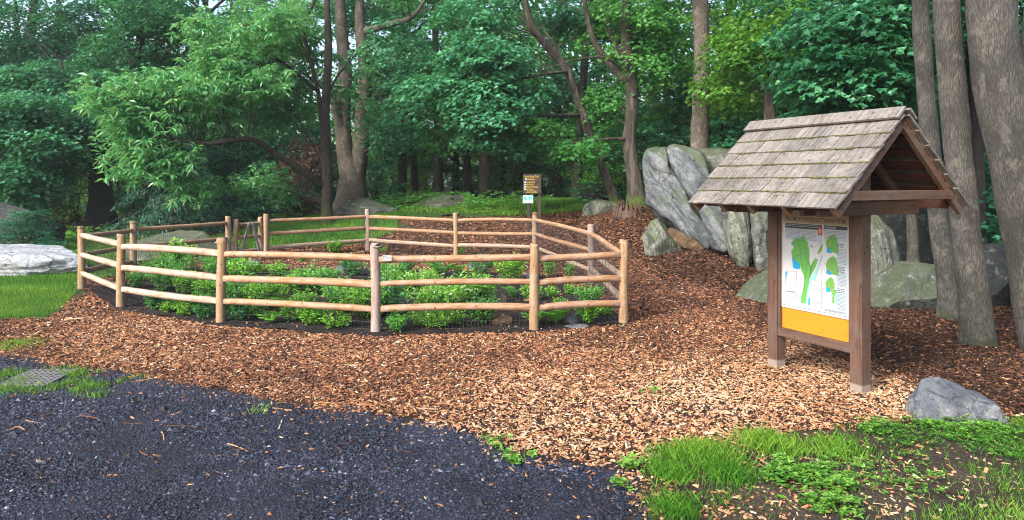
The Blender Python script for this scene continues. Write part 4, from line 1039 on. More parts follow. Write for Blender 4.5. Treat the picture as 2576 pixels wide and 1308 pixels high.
slab([(480,470),(500,440),(600,560),(680,690),(700,760),(620,720),(530,640)], lambda px: dist1(px) + .5, 1.0, M['rock_dark'], 21, .06)

# ------------------------------------------------------------------ tree builder
def spray_leaves(mb, C, R, n, L, W, flat=0.22, droop=0.35, tint=0.5, ruff=0.35, out=None, maple=True):
    """layered sprays: leaves lie in drooping discs round the centres C"""
    C = np.asarray(C, float); S = len(C); R = np.broadcast_to(np.asarray(R, float), (S,))
    k = np.repeat(np.arange(S), n); m = len(k); rk = R[k]
    u = np.sqrt(rng.random(m)); th = rng.uniform(0, 2*np.pi, m)
    dx, dy = np.cos(th), np.sin(th)
    tl = rng.normal(0, 0.28, (S, 2))[k]
    pos = C[k] + np.stack([dx * u * rk, dy * u * rk, rng.normal(0, flat, m) * rk * 0.6 - droop * u * u * rk + (tl[:, 0] * dx + tl[:, 1] * dy) * u * rk], 1)
    pos += rng.normal(0, .05, (m, 3)) * rk[:, None]
    a2 = th + rng.normal(0, 0.8, m)
    dv = np.stack([np.cos(a2), np.sin(a2), -0.25 - 0.5 * u * rng.random(m)], 1)
    nm = np.stack([dx * .3 * u, dy * .3 * u, np.ones(m)], 1) + rng.normal(0, ruff, (m, 3))
    ll = L * rng.uniform(.65, 1.25, m); ww = W * rng.uniform(.7, 1.2, m)
    tt = np.broadcast_to(np.asarray(tint, float), (S,))[k] + rng.normal(0, .14, m) + rng.normal(0, .2, S)[k]
    V, Fq = quad_leaves(pos, dv, nm, ll, ww, .15, .42)
    mb.add(V, Fq, np.repeat(np.clip(tt, 0, 1), 4))
    if maple:     # a second, wider blade makes the lobed outline
        side = np.cross(dv, nm); side /= np.linalg.norm(side, axis=1)[:, None]
        V, Fq = quad_leaves(pos + dv * (ll * .36)[:, None] - side * (ll * .5)[:, None], side, nm + dv * .2, ll, ww * .7, .1, .5)
        mb.add(V, Fq, np.repeat(np.clip(tt + .05, 0, 1), 4))

def chestnut_leaves(mb, C, R, n, L, W, tint=.5, k=7, droop=.3):
    """whorls of long drooping leaves at the twig tips"""
    C = np.asarray(C, float); S = len(C); R = np.broadcast_to(np.asarray(R, float), (S,))
    i = np.repeat(np.arange(S), n); m = len(i); u = np.sqrt(rng.random(m)); th = rng.uniform(0, 6.28, m)
    tip = C[i] + np.stack([np.cos(th)*u, np.sin(th)*u, rng.normal(0, .3, m) - droop*u*u], 1) * R[i][:, None]
    j = np.repeat(np.arange(m), k); mm = len(j)
    a = th[j] + np.tile(np.arange(k) / k * 6.28, m) + rng.normal(0, .3, mm)
    pt = rng.normal(-.35, .35, mm)
    dv = np.stack([np.cos(a)*np.cos(pt), np.sin(a)*np.cos(pt), np.sin(pt)], 1)
    nm = np.array([0, 0, 1.0]) + rng.normal(0, .3, (mm, 3))
    V, Fq = quad_leaves(tip[j] + rng.normal(0, .02, (mm, 3)), dv, nm, L * rng.uniform(.6, 1.2, mm), W * rng.uniform(.8, 1.2, mm), .15, .55)
    tt = np.broadcast_to(np.asarray(tint, float), (S,))[i][j] + rng.normal(0, .14, m)[j] + rng.normal(0, .1, mm)
    mb.add(V, Fq, np.repeat(np.clip(tt, 0, 1), 4))

def blob_sprays(ells):
    out = []
    for (cx, cy, rx, ry, d0, d1, n) in ells:
        r = np.sqrt(rng.random(n)); a = rng.uniform(0, 6.28, n); d = rng.uniform(d0, d1, n)
        px = cx + rx * r * np.cos(a); py = cy + ry * r * np.sin(a)
        out.append(np.stack([(px - CX) / F * d, d, EYE - (py - HY) * d / F], 1))
    return np.concatenate(out)

def world_sprays(c, rad, zlo, zhi, n):
    r = np.sqrt(rng.random(n)) * rad; a = rng.uniform(0, 6.28, n)
    n = n // 2; r, a = r[:n], a[:n]
    return np.stack([c[0] + r*np.cos(a), c[1] + r*np.sin(a), rng.uniform(zlo, zhi, n)], 1)

def twigs(mb, C, stems, frac=.5, r=.016, most=60):
    """thin limbs reaching from the nearest stem to a share of the sprays"""
    pts = np.concatenate([catmull(np.array(s[0]), 24)[4:] for s in stems]); rad = np.concatenate([np.interp(np.linspace(0,1,24), np.linspace(0,1,len(s[1])), s[1])[4:] for s in stems])
    sel = rng.permutation(len(C))[:min(most, int(len(C) * frac))]
    for i in sel:
        q = C[i]; hd = np.linalg.norm((pts - q)[:, :2], axis=1); w_ = hd + 1.3 * np.abs((q[2] - pts[:, 2]) - .45 * hd); j = int(np.argmin(w_)); p = pts[j]
        mid = (p + q) / 2 + np.array([0, 0, .25]) * np.linalg.norm(q - p) * .3 + rng.normal(0, .12, 3)
        V, Fc = tube([p, mid, q], [min(rad[j] * .4, r * 1.7), r * .9, r * .3], 5, 9, cap=False); mb.add(V, Fc)

def tree(name, label, base, stems, sprays, bark, leaf, L=.17, W=.13, n=110, R=1.0, group=None, tint=.5, style='maple', droop=.35, flat=.22, flare=.55, sides=14, cat='tree', twig=.5, ruff=.35, most=60, tw=.017):
    loc = np.array(base, float)
    root = thing(name, label, cat, tuple(loc), 0, group)
    mb = MB()
    for i, s in enumerate(stems):
        V, Fc = tube(s[0], s[1], sides if i == 0 else 9, 34 if i == 0 else 18, .07, i + int(abs(loc[0]) * 10), flare if i == 0 else 0); mb.add(V, Fc)
    if len(sprays): twigs(mb, sprays, stems, twig, tw, most)
    mb.build('trunk', bark, root, True, loc)
    if len(sprays):
        mb = MB()
        Rv = R * rng.uniform(.7, 1.3, len(sprays))
        if style == 'chestnut': chestnut_leaves(mb, sprays, Rv, n, L, W, tint)
        else: spray_leaves(mb, sprays, Rv, n, L, W, flat, droop, tint, ruff, None, style == 'maple')
        mb.build('crown', leaf, root, False, loc)
    return root

def S(pts, radii):     # a stem from (px, py, d) picture points
    return ([un(*p) for p in pts], radii)

# ---- chestnut in the middle
x, d = at(823, 24.0); b0 = (x, d, tz(x, d) - .1)
st = [([np.array(b0), un(822,520,24), un(823,470,24), un(818,300,24.1), un(826,130,24.2), un(822,0,24.3), un(818,-160,24.4)], [.2,.185,.18,.15,.13,.1,.05]),
      S([(812,470,24),(760,430,23.4),(690,385,22.8),(640,352,22.3),(590,352,21.8),(525,362,21.4),(440,350,21)], [.125,.115,.105,.095,.08,.06,.03]),
      S([(812,330,24.1),(800,230,24),(775,130,23.8),(763,60,23.7),(790,5,23.6),(800,-80,23.5)], [.09,.075,.065,.06,.05,.03]),
      S([(820,250,24.1),(850,190,24.4),(900,130,24.6)], [.05,.04,.02]),
      S([(812,400,24),(790,370,24.3),(772,330,24.6)], [.05,.04,.02]),
      S([(800,230,24),(700,150,23),(600,120,22.3),(500,110,22)], [.06,.05,.035,.02])]
sp = blob_sprays([(290,235,70,45,20,22,16),(400,225,100,50,20,22.5,24),(340,315,95,40,20,22,20),(345,405,65,40,20.5,22,15),(420,395,80,40,20.5,22,16),(505,262,100,42,21,23.5,24),(620,190,100,90,21,24,34),(520,110,80,70,21.5,24,18),(650,70,100,80,21.5,24.5,30),(730,190,60,110,24.6,26.5,24),(690,290,60,50,24.2,25.5,12),(640,450,60,24,25.5,27,8),(700,480,40,16,25.5,27,5),(755,60,50,80,24.8,27,16),(890,230,50,90,24.5,26.5,6),(480,465,50,18,21,22,6)])
sp = np.concatenate([sp, world_sprays((-7,25),4.5,8.6,12,40)])
tree('chestnut_tree', 'slender tree with bright drooping leaf clusters reaching left over the fence', b0, st, sp, M['bark_brown'], M['leaf_bright'], .27, .085, 15, .55, None, .5, 'chestnut', most=80)

# ---- double trunk behind it
x, d = at(886, 31); b0 = (x, d, tz(x, d) - .15)
st = [([np.array(b0), un(884,450,31), un(868,380,31), un(862,300,31), un(868,180,31), un(858,60,31), un(852,-120,31)], [.62,.5,.36,.33,.3,.25,.1]),
      S([(893,470,31),(906,380,31),(912,280,31),(918,170,31),(905,60,31),(908,-120,31)], [.4,.36,.33,.3,.24,.1]),
      S([(862,330,30.9),(845,280,30.6),(835,235,30.4)], [.2,.17,.1]), S([(915,80,31),(985,60,30.5),(1040,40,30),(1080,-20,30)], [.16,.14,.1,.04])]
sp = np.concatenate([blob_sprays([(1000,140,80,110,29,33,30),(900,20,60,50,32,34,14),(985,300,40,60,29,31,12)]), world_sprays((x,d),5.5,9,16,80)])
tree('twin_trunk_tree', 'massive pale barked tree with two trunks joined at the base', b0, st, sp, M['bark_grey'], M['leaf_teal'], .18, .14, 130, 1.0, None, .62, 'maple', sides=20)

# ---- dark spreading tree at the left
x, d = at(256, 28); b0 = (x, d, tz(x, d) - .15)
st = [([np.array(b0), un(254,500,28), un(252,440,28), un(262,380,28), un(300,250,28.3), un(350,120,28.6), un(365,20,28.8), un(370,-120,29)], [.5,.42,.36,.26,.22,.18,.14,.06]),
      S([(245,440,28),(215,405,27.5),(180,370,27),(120,340,26.5),(60,330,26)], [.16,.13,.1,.07,.03]), S([(240,400,28),(232,370,27.6),(190,260,27),(150,150,26.6)], [.14,.12,.09,.04]),
      S([(262,380,28),(300,330,27.6),(380,300,27)], [.14,.1,.04])]
sp = np.concatenate([blob_sprays([(70,330,110,25,24,28,26),(100,425,75,18,24.5,27.5,14),(60,430,70,30,24,28,16),(120,370,100,25,24,28,24),(60,260,110,30,24,29,30),(190,290,110,30,25,29,28),(220,210,110,30,26,30,26),(100,190,120,30,26,30,24),(300,160,90,60,27,31,26),(400,60,90,70,27,31,30),(420,170,70,60,28,31,20),(60,500,70,30,25,28,14),(20,390,50,80,24,27,16)]), world_sprays((x,d),6.5,8,15,90)])
tree('spreading_maple', 'broad dark maple with black trunk and tiers of blue green leaves', b0, st, sp, M['bark_dark'], M['leaf_teal'], .17, .13, 170, 1.0, None, .4, 'maple', .3, .16, sides=16)

# ---- far left dark tree
x, d = at(60, 33); b0 = (x, d, tz(x, d) - .15)
st = [([np.array(b0), un(62,300,33), un(55,150,33), un(75,90,33), un(85,0,33), un(90,-150,33)], [.36,.3,.26,.22,.16,.06]), S([(60,160,33),(45,90,33),(38,0,33)], [.16,.13,.06])]
sp = np.concatenate([blob_sprays([(100,130,60,40,31,34,10),(20,140,60,60,31,34,16),(60,250,70,40,31,34,14),(200,80,80,70,32,36,24)]), world_sprays((x,d),5,9,15,50)])
tree('forked_tree', 'black forked tree against the bright sky in the top left corner', b0, st, sp, M['bark_dark'], M['leaf_dark'], .18, .14, 130, 1.1, None, .6)

# ---- leaning maple
x, d = at(1556, 24); b0 = (x, d, tz(x, d) - .1)
st = [([np.array(b0), un(1535,470,24), un(1500,385,24), un(1470,300,24), un(1450,240,24), un(1425,175,23.9), un(1380,120,23.7), un(1345,75,23.5), un(1325,20,23.4), un(1310,-120,23.3)], [.2,.165,.155,.155,.14,.15,.14,.12,.1,.05]),
      S([(1462,290,24),(1400,290,23),(1320,292,22),(1240,296,21.3),(1180,285,21)], [.075,.06,.05,.035,.015]),
      S([(1425,175,23.9),(1400,120,23.8),(1372,80,23.8),(1350,40,23.7)], [.06,.05,.04,.02]), S([(1430,180,23.9),(1380,185,23),(1300,200,22),(1200,205,21.5)], [.06,.045,.03,.015])]
sp = np.concatenate([blob_sprays([(1250,245,95,40,21,23.5,30),(1210,280,60,25,20.5,22.5,12),(1230,140,85,50,21,24,28),(1200,180,110,60,21,24,30),(1190,40,80,50,22,25,22),(1440,50,60,50,24.8,26.5,14),(1100,240,70,50,21,23,14),(1250,340,80,25,22,24,10)]), world_sprays((x-3,d-1),4.5,8.8,12,50)])
tree('leaning_maple', 'brown trunk leaning left over the clearing with layered maple leaves', b0, st, sp, M['bark_moss'], M['leaf_teal'], .16, .13, 120, .68, None, .6, 'maple', .28, .14, most=70)

# ---- mossy forked tree beside it
x, d = at(1603, 23.2); b0 = (x, d, tz(x, d) - .12)
st = [([np.array(b0), un(1594,440,23.2), un(1583,360,23.2), un(1590,270,23.2), un(1588,200,23.2), un(1575,120,23.2), un(1575,30,23.2), un(1580,-150,23.2)], [.27,.23,.22,.2,.2,.17,.15,.06]),
      S([(1582,210,23.2),(1540,165,23.3),(1500,115,23.4),(1480,55,23.5),(1468,-20,23.5),(1460,-120,23.5)], [.13,.12,.1,.09,.07,.04]), S([(1575,160,23.2),(1530,70,23.4),(1515,0,23.5)], [.08,.06,.03]),
      S([(1575,180,23.2),(1520,145,22.8),(1450,150,22.4),(1380,170,22)], [.06,.045,.03,.01]), S([(1585,350,23.2),(1520,350,22.7),(1430,362,22.3)], [.06,.04,.015])]
sp = np.concatenate([blob_sprays([(1530,40,50,50,23.8,25.5,14),(1640,120,60,80,22.5,25,18),(1520,250,40,40,23.8,25,8),(1640,40,70,50,22,25,16),(1425,368,50,14,22,23.2,7)]), world_sprays((x,d),4,8,13,50)])
tree('mossy_trunk_tree', 'dark upright forked tree with bright moss at its foot beside the boulder', b0, st, sp, M['bark_moss'], M['leaf_green'], .16, .13, 130, .85, None, .5, most=50)

# ---- stump below it
sx_, sy_ = at(1582, 21.8); sz_ = tz(sx_, sy_)
rr_ = np.random.default_rng(3); mb = MB()
for i in range(46):
    a = i / 46 * 6.28 * 1.0 + rr_.normal(0, .05); q = .43 + rr_.normal(0, .035) if i % 3 else .3; hh = rr_.uniform(.28, .62); w_ = rr_.uniform(.035, .06)
    c = np.array([sx_ + math.cos(a)*q, sy_ + math.sin(a)*q*.8, sz_ - .12]); e = np.array([-math.cos(a)*.1, -math.sin(a)*.1, 0])
    V, Fc = tube([c, c + e*.5 + [0, 0, hh*.6], c + e + [0, 0, hh]], [w_*1.3, w_, w_*.35], 5, 5, .1, i); mb.add(V, Fc)
V, Fc = tube([(sx_, sy_, sz_ - .15), (sx_, sy_, sz_ + .16)], [.42, .36], 20, 4); mb.add(V, Fc)
tag(mb.build('tree_stump', wood_mat('stump_wood', (0.018,0.009,0.006), (0.085,0.045,0.028), 2), None, True), 'splintered reddish tree stump below the mossy trunk', 'stump')
sx_, sy_ = at(1500, 30); sz_ = tz(sx_, sy_)
V, Fc = tube([(sx_-.6, sy_, sz_ + .3), (sx_+.1, sy_ - .3, sz_ + .35), (sx_ + .9, sy_ + .2, sz_ + .5)], [.42, .4, .36], 14, 8, .08, 9)
mb = MB(); mb.add(V, Fc)
tag(mb.build('fallen_log', M['bark_dark'], None, True), 'black rotting log lying behind the leaning trunk', 'log')

# ---- tall pale trunk behind the boulder
x, d = at(1761, 20.5); b0 = (x, d, tz(x, d) - .1)
st = [([np.array(b0), un(1760,370,20.5), un(1763,250,20.5), un(1766,120,20.5), un(1762,0,20.5), un(1764,-220,20.5), un(1766,-500,20.5)], [.27,.25,.24,.225,.215,.18,.07])]
tree('pale_trunk_tree', 'straight pale grey trunk rising behind the big boulder', b0, st, world_sprays((x,d),4.2,8.3,14,70), M['bark_grey'], M['leaf_green'], .17, .13, 110, .9, None, .45, sides=18)

# ---- brown tree above the kiosk roof
x, d = at(1938, 19); b0 = (x, d, tz(x, d) - .1)
st = [([np.array(b0), un(1938,380,19), un(1936,240,19), un(1945,180,19), un(1948,60,19), un(1950,-150,19)], [.17,.165,.15,.15,.13,.05]), S([(1935,250,19),(1928,190,19),(1935,130,19.2)], [.07,.06,.03])]
sp = np.concatenate([blob_sprays([(1900,110,90,60,18,21,20),(1980,40,90,50,17.5,20,18),(1860,200,60,60,19,22,12)]), world_sprays((x,d),3.5,8,12,40)])
tree('russet_trunk_tree', 'reddish brown knobbly trunk showing above the left of the kiosk roof', b0, st, sp, M['bark_moss'], M['leaf_yellow'], .16, .12, 110, .85, None, .4)

# ---- crooked thin tree
x, d = at(1985, 21); b0 = (x, d, tz(x, d) - .1)
st = [([np.array(b0), un(1965,400,21), un(1972,290,21), un(1998,200,21), un(2003,110,21), un(1995,0,21), un(2000,-120,21)], [.1,.09,.085,.08,.07,.06,.03])]
tree('crooked_tree', 'thin black crooked trunk between the russet trunk and the roof peak', b0, st, world_sprays((x,d),3.2,6.5,11,40), M['bark_dark'], M['leaf_green'], .16, .12, 100, .8, None, .4)

# ---- right hand group by the kiosk
x, d = at(2398, 10.4); b0 = (x, d, -.08)
st = [([np.array(b0), un(2382,700,10.4), un(2362,560,10.4), un(2335,300,10.4), un(2320,100,10.4), un(2316,0,10.4), un(2310,-200,10.4), un(2300,-420,10.4)], [.155,.135,.13,.125,.12,.11,.09,.04])]
sp = np.concatenate([blob_sprays([(2060,200,90,50,12,15,16),(2160,130,110,70,11.5,14.5,26),(2220,220,90,50,12,15,18),(2100,260,80,30,12.5,15,12),(2250,40,120,50,11,14,22),(2050,70,70,60,13,16,14),(2400,20,120,30,11,13,10)]), world_sprays((x+.5,d+1),3.2,5.2,9,50)])
tree('slanted_maple', 'slim pale trunk slanting left just right of the kiosk', b0, st, sp, M['bark_pale'], M['leaf_teal'], .15, .14, 75, .55, None, .42, 'maple', .25, .16, most=0, tw=.008)
x, d = at(2462, 8.75); b0 = (x, d, -.08)
st = [([np.array(b0), un(2455,780,8.75), un(2432,600,8.75), un(2412,400,8.75), un(2395,200,8.75), un(2380,0,8.75), un(2372,-250,8.75), un(2360,-500,8.75)], [.185,.175,.165,.16,.155,.15,.12,.05])]
tree('pale_smooth_tree', 'thick smooth pale trunk standing nearest the kiosk on its right', b0, st, world_sprays((x+.6,d+1.2),3.0,4.9,9,55), M['bark_pale'], M['leaf_dark'], .14, .13, 70, .6, None, .4, 'maple', .25, .16, flare=.18, sides=20)
x, d = at(2660, 8.3); b0 = (x, d, -.08)
st = [([np.array(b0), un(2625,800,8.3), un(2590,600,8.3), un(2550,380,8.3), un(2510,200,8.3), un(2490,0,8.3), un(2475,-250,8.3), un(2470,-520,8.3)], [.29,.27,.27,.27,.26,.25,.18,.07]),
      S([(2560,400,8.3),(2590,250,8.4),(2600,100,8.6),(2610,-200,8.8)], [.16,.15,.13,.07])]
tree('thick_edge_tree', 'thickest grey trunk running up the right picture edge', b0, st, world_sprays((x+.4,d+1.5),3.0,5.2,9,45), M['bark_pale'], M['leaf_dark'], .14, .13, 70, .6, None, .4, 'maple', .25, .16, flare=.2, sides=20)
x, d = at(2298, 13.5); b0 = (x, d, -.05)
st = [([np.array(b0), un(2294,560,13.5), un(2280,330,13.5), un(2262,100,13.5), un(2258,-120,13.5)], [.11,.1,.09,.08,.03])]
tree('shaded_tree', 'thin trunk in shade seen under the right end of the kiosk roof', b0, st, world_sprays((x,d+.5),2.4,4.8,8,30), M['bark_pale'], M['leaf_dark'], .15, .13, 75, .65, None, .5)
x, d = at(2475, 13); b0 = (x, d, -.05)
st = [([np.array(b0), un(2470,640,13), un(2462,400,13), un(2440,100,13), un(2430,-120,13)], [.11,.1,.09,.08,.03])]
sp = np.concatenate([world_sprays((x,d+.5),2.4,4.8,8,26), blob_sprays([(2500,560,50,90,13,15,9),(2500,430,50,70,13,15,9)])])
tree('ivy_leafed_tree', 'dark thin tree with low leaves between the two pale right trunks', b0, st, sp, M['bark_dark'], M['leaf_teal'], .14, .13, 70, .5, None, .35)

# ---- drooping conifer at the left
x, d = at(432, 25); b0 = (x, d, tz(x, d) - .1)
root = thing('hemlock_tree', 'dark drooping hemlock with feathery branches behind the left rails', 'tree', b0)
mb = MB(); top = un(440, 330, 25)
V, Fc = tube([np.array(b0), un(434,480,25), top], [.13,.1,.03], 10, 14, .05, 3, .3); mb.add(V, Fc)
lf = MB()
for i in range(70):
    h = rng.uniform(.5, top[2] - .2); p = np.array([x, d, h + b0[2]]); a = rng.uniform(0, 6.28); l = (3.4 * (1 - h / (top[2] + 1.4))) * rng.uniform(.6, 1.1)
    e = np.array([math.cos(a), math.sin(a), 0]); q = p + e * l + [0, 0, -.28 * l + .2]; mid = p + e * l * .5 + [0, 0, .12]
    V, Fc = tube([p, mid, q], [.025, .018, .006], 4, 6, cap=False); mb.add(V, Fc)
    m = 260; t = rng.uniform(.12, 1, m); P_ = catmull(np.array([p, mid, q]), 30)[(t * 29).astype(int)]
    s = np.array([-e[1], e[0], 0]); sd2 = rng.normal(0, 1, m) * .28 * (1.1 - t * .5) * min(1.5, l / 1.6)
    P_ = P_ + s * sd2[:, None] + np.stack([0*t, 0*t, -np.abs(sd2) * .7 - rng.random(m) * .16], 1)
    dv = np.sign(sd2)[:, None] * s * .6 + e * .7 + np.array([0, 0, -.75]) + rng.normal(0, .3, (m, 3))
    V, Fq = quad_leaves(P_, dv, np.array([0,0,1.0]) + rng.normal(0, .3, (m, 3)), rng.uniform(.1, .22, m), rng.uniform(.02, .04, m)); lf.add(V, Fq, np.repeat(np.clip(rng.normal(.5, .25, m), 0, 1), 4))
mb.build('trunk', M['bark_dark'], root, True, b0); lf.build('crown', M['leaf_hemlock'], root, False, b0)

# ---- red leaved bush behind the chestnut trunk
x, d = at(765, 28.5); b0 = (x, d, tz(x, d) - .05)
st = [([np.array(b0), un(770,470,28.5), un(785,400,28.5)], [.09,.07,.03]), S([(768,500,28.5),(740,440,28.3),(725,400,28.2)], [.05,.04,.02]), S([(768,490,28.5),(800,430,28.6),(815,360,28.7)], [.05,.04,.02])]
sp = blob_sprays([(745,510,40,40,27.5,29,18),(775,400,40,60,28,29.5,9),(745,450,30,50,27.5,29,8)])
tree('red_leaf_tree', 'small maple with dark red leaves behind the chestnut trunk', b0, st, sp, M['bark_brown'], M['leaf_red'], .11, .06, 170, .6, None, .45, 'plain')

# ------------------------------------------------------------------ woods behind: a few kinds, copied
def proto_tall(seed, H, R_, zlo, nsp, leaf, bark, name, L=.2, n=100, Rs=1.0):
    global rng
    keep = rng; rng = np.random.default_rng(seed)
    lean = rng.normal(0, .5, 2)
    stems = [([np.zeros(3), np.array([lean[0]*.2, lean[1]*.2, H*.25]), np.array([lean[0]*.6, lean[1]*.6, H*.55]), np.array([lean[0], lean[1], H*.9])], [H*.0135, H*.0115, H*.009, .04])]
    for i in range(6):
        z = H * rng.uniform(.3, .75); a = rng.uniform(0, 6.28); l = R_ * rng.uniform(.5, .9)
        stems.append(([np.array([lean[0]*z/H, lean[1]*z/H, z]), np.array([math.cos(a)*l*.5, math.sin(a)*l*.5, z + l*.35]), np.array([math.cos(a)*l, math.sin(a)*l, z + l*.55])], [.09, .06, .02]))
    z = zlo + (H - zlo) * rng.random(nsp) ** 1.7; prof = np.clip(np.sqrt(np.clip((H * 1.04 - z) / (H - zlo), 0, 1)) * 1.1, .15, 1.0) * np.clip(.55 + (z - zlo) / 3.0, 0, 1)
    r = R_ * prof * rng.uniform(.35, 1.0, nsp); a = rng.uniform(0, 6.28, nsp)
    sp = np.stack([r*np.cos(a), r*np.sin(a), z], 1)
    t = tree(name, 'x', (0, 0, 0), stems, sp, bark, leaf, L, L*.75, n, Rs, None, .5, 'maple', .3, .18, most=36)
    rng = keep; return t
protos = [proto_tall(101, 15, 4.4, 3.0, 62, M['leaf_green'], M['bark_dark'], 'woodland_tree'), proto_tall(102, 17, 4.8, 4.2, 64, M['leaf_teal'], M['bark_brown'], 'woodland_tree'),
          proto_tall(103, 14, 4.2, 2.8, 58, M['leaf_yellow'], M['bark_dark'], 'woodland_tree'), proto_tall(104, 16, 4.6, 3.4, 62, M['leaf_dark'], M['bark_dark'], 'woodland_tree')]
protos[0]['label'] = 'slim dark trunk with mid green leaves deep in the woods'
protos[1]['label'] = 'brown trunk with blue green leaves deep in the woods'
protos[2]['label'] = 'slim dark trunk with yellow green leaves deep in the woods'
protos[3]['label'] = 'black trunk with very dark leaves deep in the woods'
GN = ['mid green woodland trees', 'blue green woodland trees', 'yellow green woodland trees', 'dark leaved woodland trees']
used = [0, 0, 0, 0]
BG = [(190,36,1),(350,42,2),(420,47,1),(500,36,0),(570,42,3),(640,50,0),(690,36,1),(760,46,0),(950,46,0),(1010,36,1),(1045,34,0),(1105,40,1),(1145,44,2),(1180,36,0),(1220,34,1),(1265,42,2),(1330,48,0),(1400,38,1),(1450,33,0),(1530,44,2),(1640,35,3),(1690,30,0),(1815,30,2),(1870,37,2),(1900,46,0),(2080,33,0),(2160,27,1),(2250,23,3),(2310,30,0),(2380,20,3),(2440,27,1),(2530,17.5,3),(2620,23,3),(2720,30,0),(-150,30,3),(-260,40,0),(2850,24,1),(1010,55,2),(1250,58,0),(1500,56,2),(1750,50,2),(500,58,0),(250,56,2),(2000,50,2),(2300,44,0)]
for (px, d, k) in BG:
    x, y = at(px, d); loc = (x, y, tz(x, y) - .1); s = rng.uniform(.85, 1.15)
    if used[k] == 0:
        o = protos[k]; o.location = loc; o.rotation_euler = (0, 0, rng.uniform(0, 6.28)); o['group'] = GN[k]
    else: dup(protos[k], loc, rng.uniform(0, 6.28), (s, s, s * rng.uniform(.92, 1.1)), None, GN[k])
    used[k] += 1

def proto_bush(seed, H, R_, nsp, leaf, name, L=.16, n=80):
    global rng
    keep = rng; rng = np.random.default_rng(seed); stems = []
    for i in range(5):
        a = rng.uniform(0, 6.28); stems.append(([np.zeros(3), np.array([math.cos(a)*R_*.2, math.sin(a)*R_*.2, H*.4]), np.array([math.cos(a)*R_*.5, math.sin(a)*R_*.5, H*.8])], [.05, .035, .015]))
    z = rng.uniform(.12, 1, nsp) * H; r = R_ * np.sqrt(rng.random(nsp)) * np.clip(1.25 - z / H * .8, .2, 1); a = rng.uniform(0, 6.28, nsp)
    t = tree(name, 'x', (0,0,0), stems, np.stack([r*np.cos(a), r*np.sin(a), z], 1), M['bark_dark'], leaf, L, L*.75, n, .65, None, .5, 'maple', .3, .25, cat='bush', most=16, flare=0, sides=6)
    rng = keep; return t
bp = [proto_bush(201, 4.5, 2.4, 60, M['leaf_teal'], 'understory_bush'), proto_bush(202, 3.2, 2.2, 50, M['leaf_green'], 'understory_bush'), proto_bush(203, 5.0, 2.4, 60, M['leaf_yellow'], 'understory_bush'), proto_bush(204, 4.0, 2.4, 55, M['leaf_dark'], 'understory_bush')]
for o, l in zip(bp, ('blue green leafy bush filling the gaps between the trunks', 'mid green leafy bush filling the gaps between the trunks', 'bright yellow green bush lit up between the trunks', 'dark leafy bush in the shade between the trunks')): o['label'] = l
bu = [0]*4
BUSH = [(30,34,1),(140,32,2),(190,38,2),(330,33,3),(400,36,0),(480,33,3),(560,31,3),(640,33,3),(700,32,0),(620,40,2),(940,35,0),(1000,42,2),(1080,44,1),(1160,48,2),(1240,44,0),(1300,40,2),(1370,44,1),(1420,50,2),(1480,38,0),(1530,34,2),(1560,30,1),(1640,29,2),(1680,26,0),(1720,28,3),(1800,26,0),(1850,30,1),(1900,25,0),(1980,27,1),(2060,24,0),(2130,22,1),(2200,20,3),(2280,19,3),(2340,17,3),(2420,19,3),(2500,16,3),(2560,19,3),(2640,17,3),(-60,32,0),(-160,36,1),(90,42,0),(250,42,2),(1330,52,2),(850,40,0),(780,36,0),(2000,36,2),(2120,32,2),(1600,40,2)]
for (px, d, k) in BUSH:
    x, y = at(px, d); loc = (x, y, tz(x, y) - .05); s = rng.uniform(.75, 1.2)
    g_ = ['blue green understory bushes', 'mid green understory bushes', 'yellow green understory bushes', 'dark understory bushes'][k]
    if bu[k] == 0: o = bp[k]; o.location = loc; o['group'] = g_
    else: dup(bp[k], loc, rng.uniform(0, 6.28), (s, s, s * rng.uniform(.8, 1.1)), None, g_)
    bu[k] += 1
x_, y_ = at(62, 20.3); dup(bp[3], (x_, y_, -.05), 1.0, (.42, .42, .3), 'low dark bush growing against the dark boulder at far left', None)
for o_ in bpy.data.objects:
    if o_.get('label', '').startswith('low dark bush') and 'group' in o_: del o_['group']
# far edge of the woods
mb = MB(); n = 620
a = rng.uniform(-.78, .78, n); dd = rng.uniform(58, 80, n); z = rng.uniform(.5, 11, n)
spray_leaves(mb, np.stack([np.tan(a) * dd, dd, z + terrain(np.tan(a)*dd, dd)], 1), 1.9, 60, .45, .36, .3, .3, .5, .4, None, False)
tag(mb.build('far_woods', M['leaf_green']), 'far mass of woodland leaves closing the view', 'woods', kind='stuff')

# low ground plants at the edge of the woods (nobody could count them)
mb = MB()
for (px, py, n, r, d) in ((1020,510,60,.9,27),(1110,500,80,1.0,28),(1170,510,70,.6,27),(960,520,30,.6,26),(1200,525,40,.5,25.5),(1290,500,50,1,30),(420,560,60,1.2,27),(330,560,40,1,27),(700,545,40,.7,27),(2100,560,30,.8,17),(165,590,60,.7,24)):
    x0, y0 = at(px, d); x = x0 + rng.normal(0, r, n); y = y0 + rng.normal(0, r*.7, n)
    rosettes(mb, x, y, terrain(x, y) + rng.uniform(.05, .4, n), 7, rng.uniform(.1, .2, n), rng.uniform(.06, .1, n), .2, np.clip(rng.normal(.5, .2, n), 0, 1))
tag(mb.build('woodland_ground_cover', M['g_mid']), 'low leafy ground cover along the edge of the woods', 'ground cover', kind='stuff')

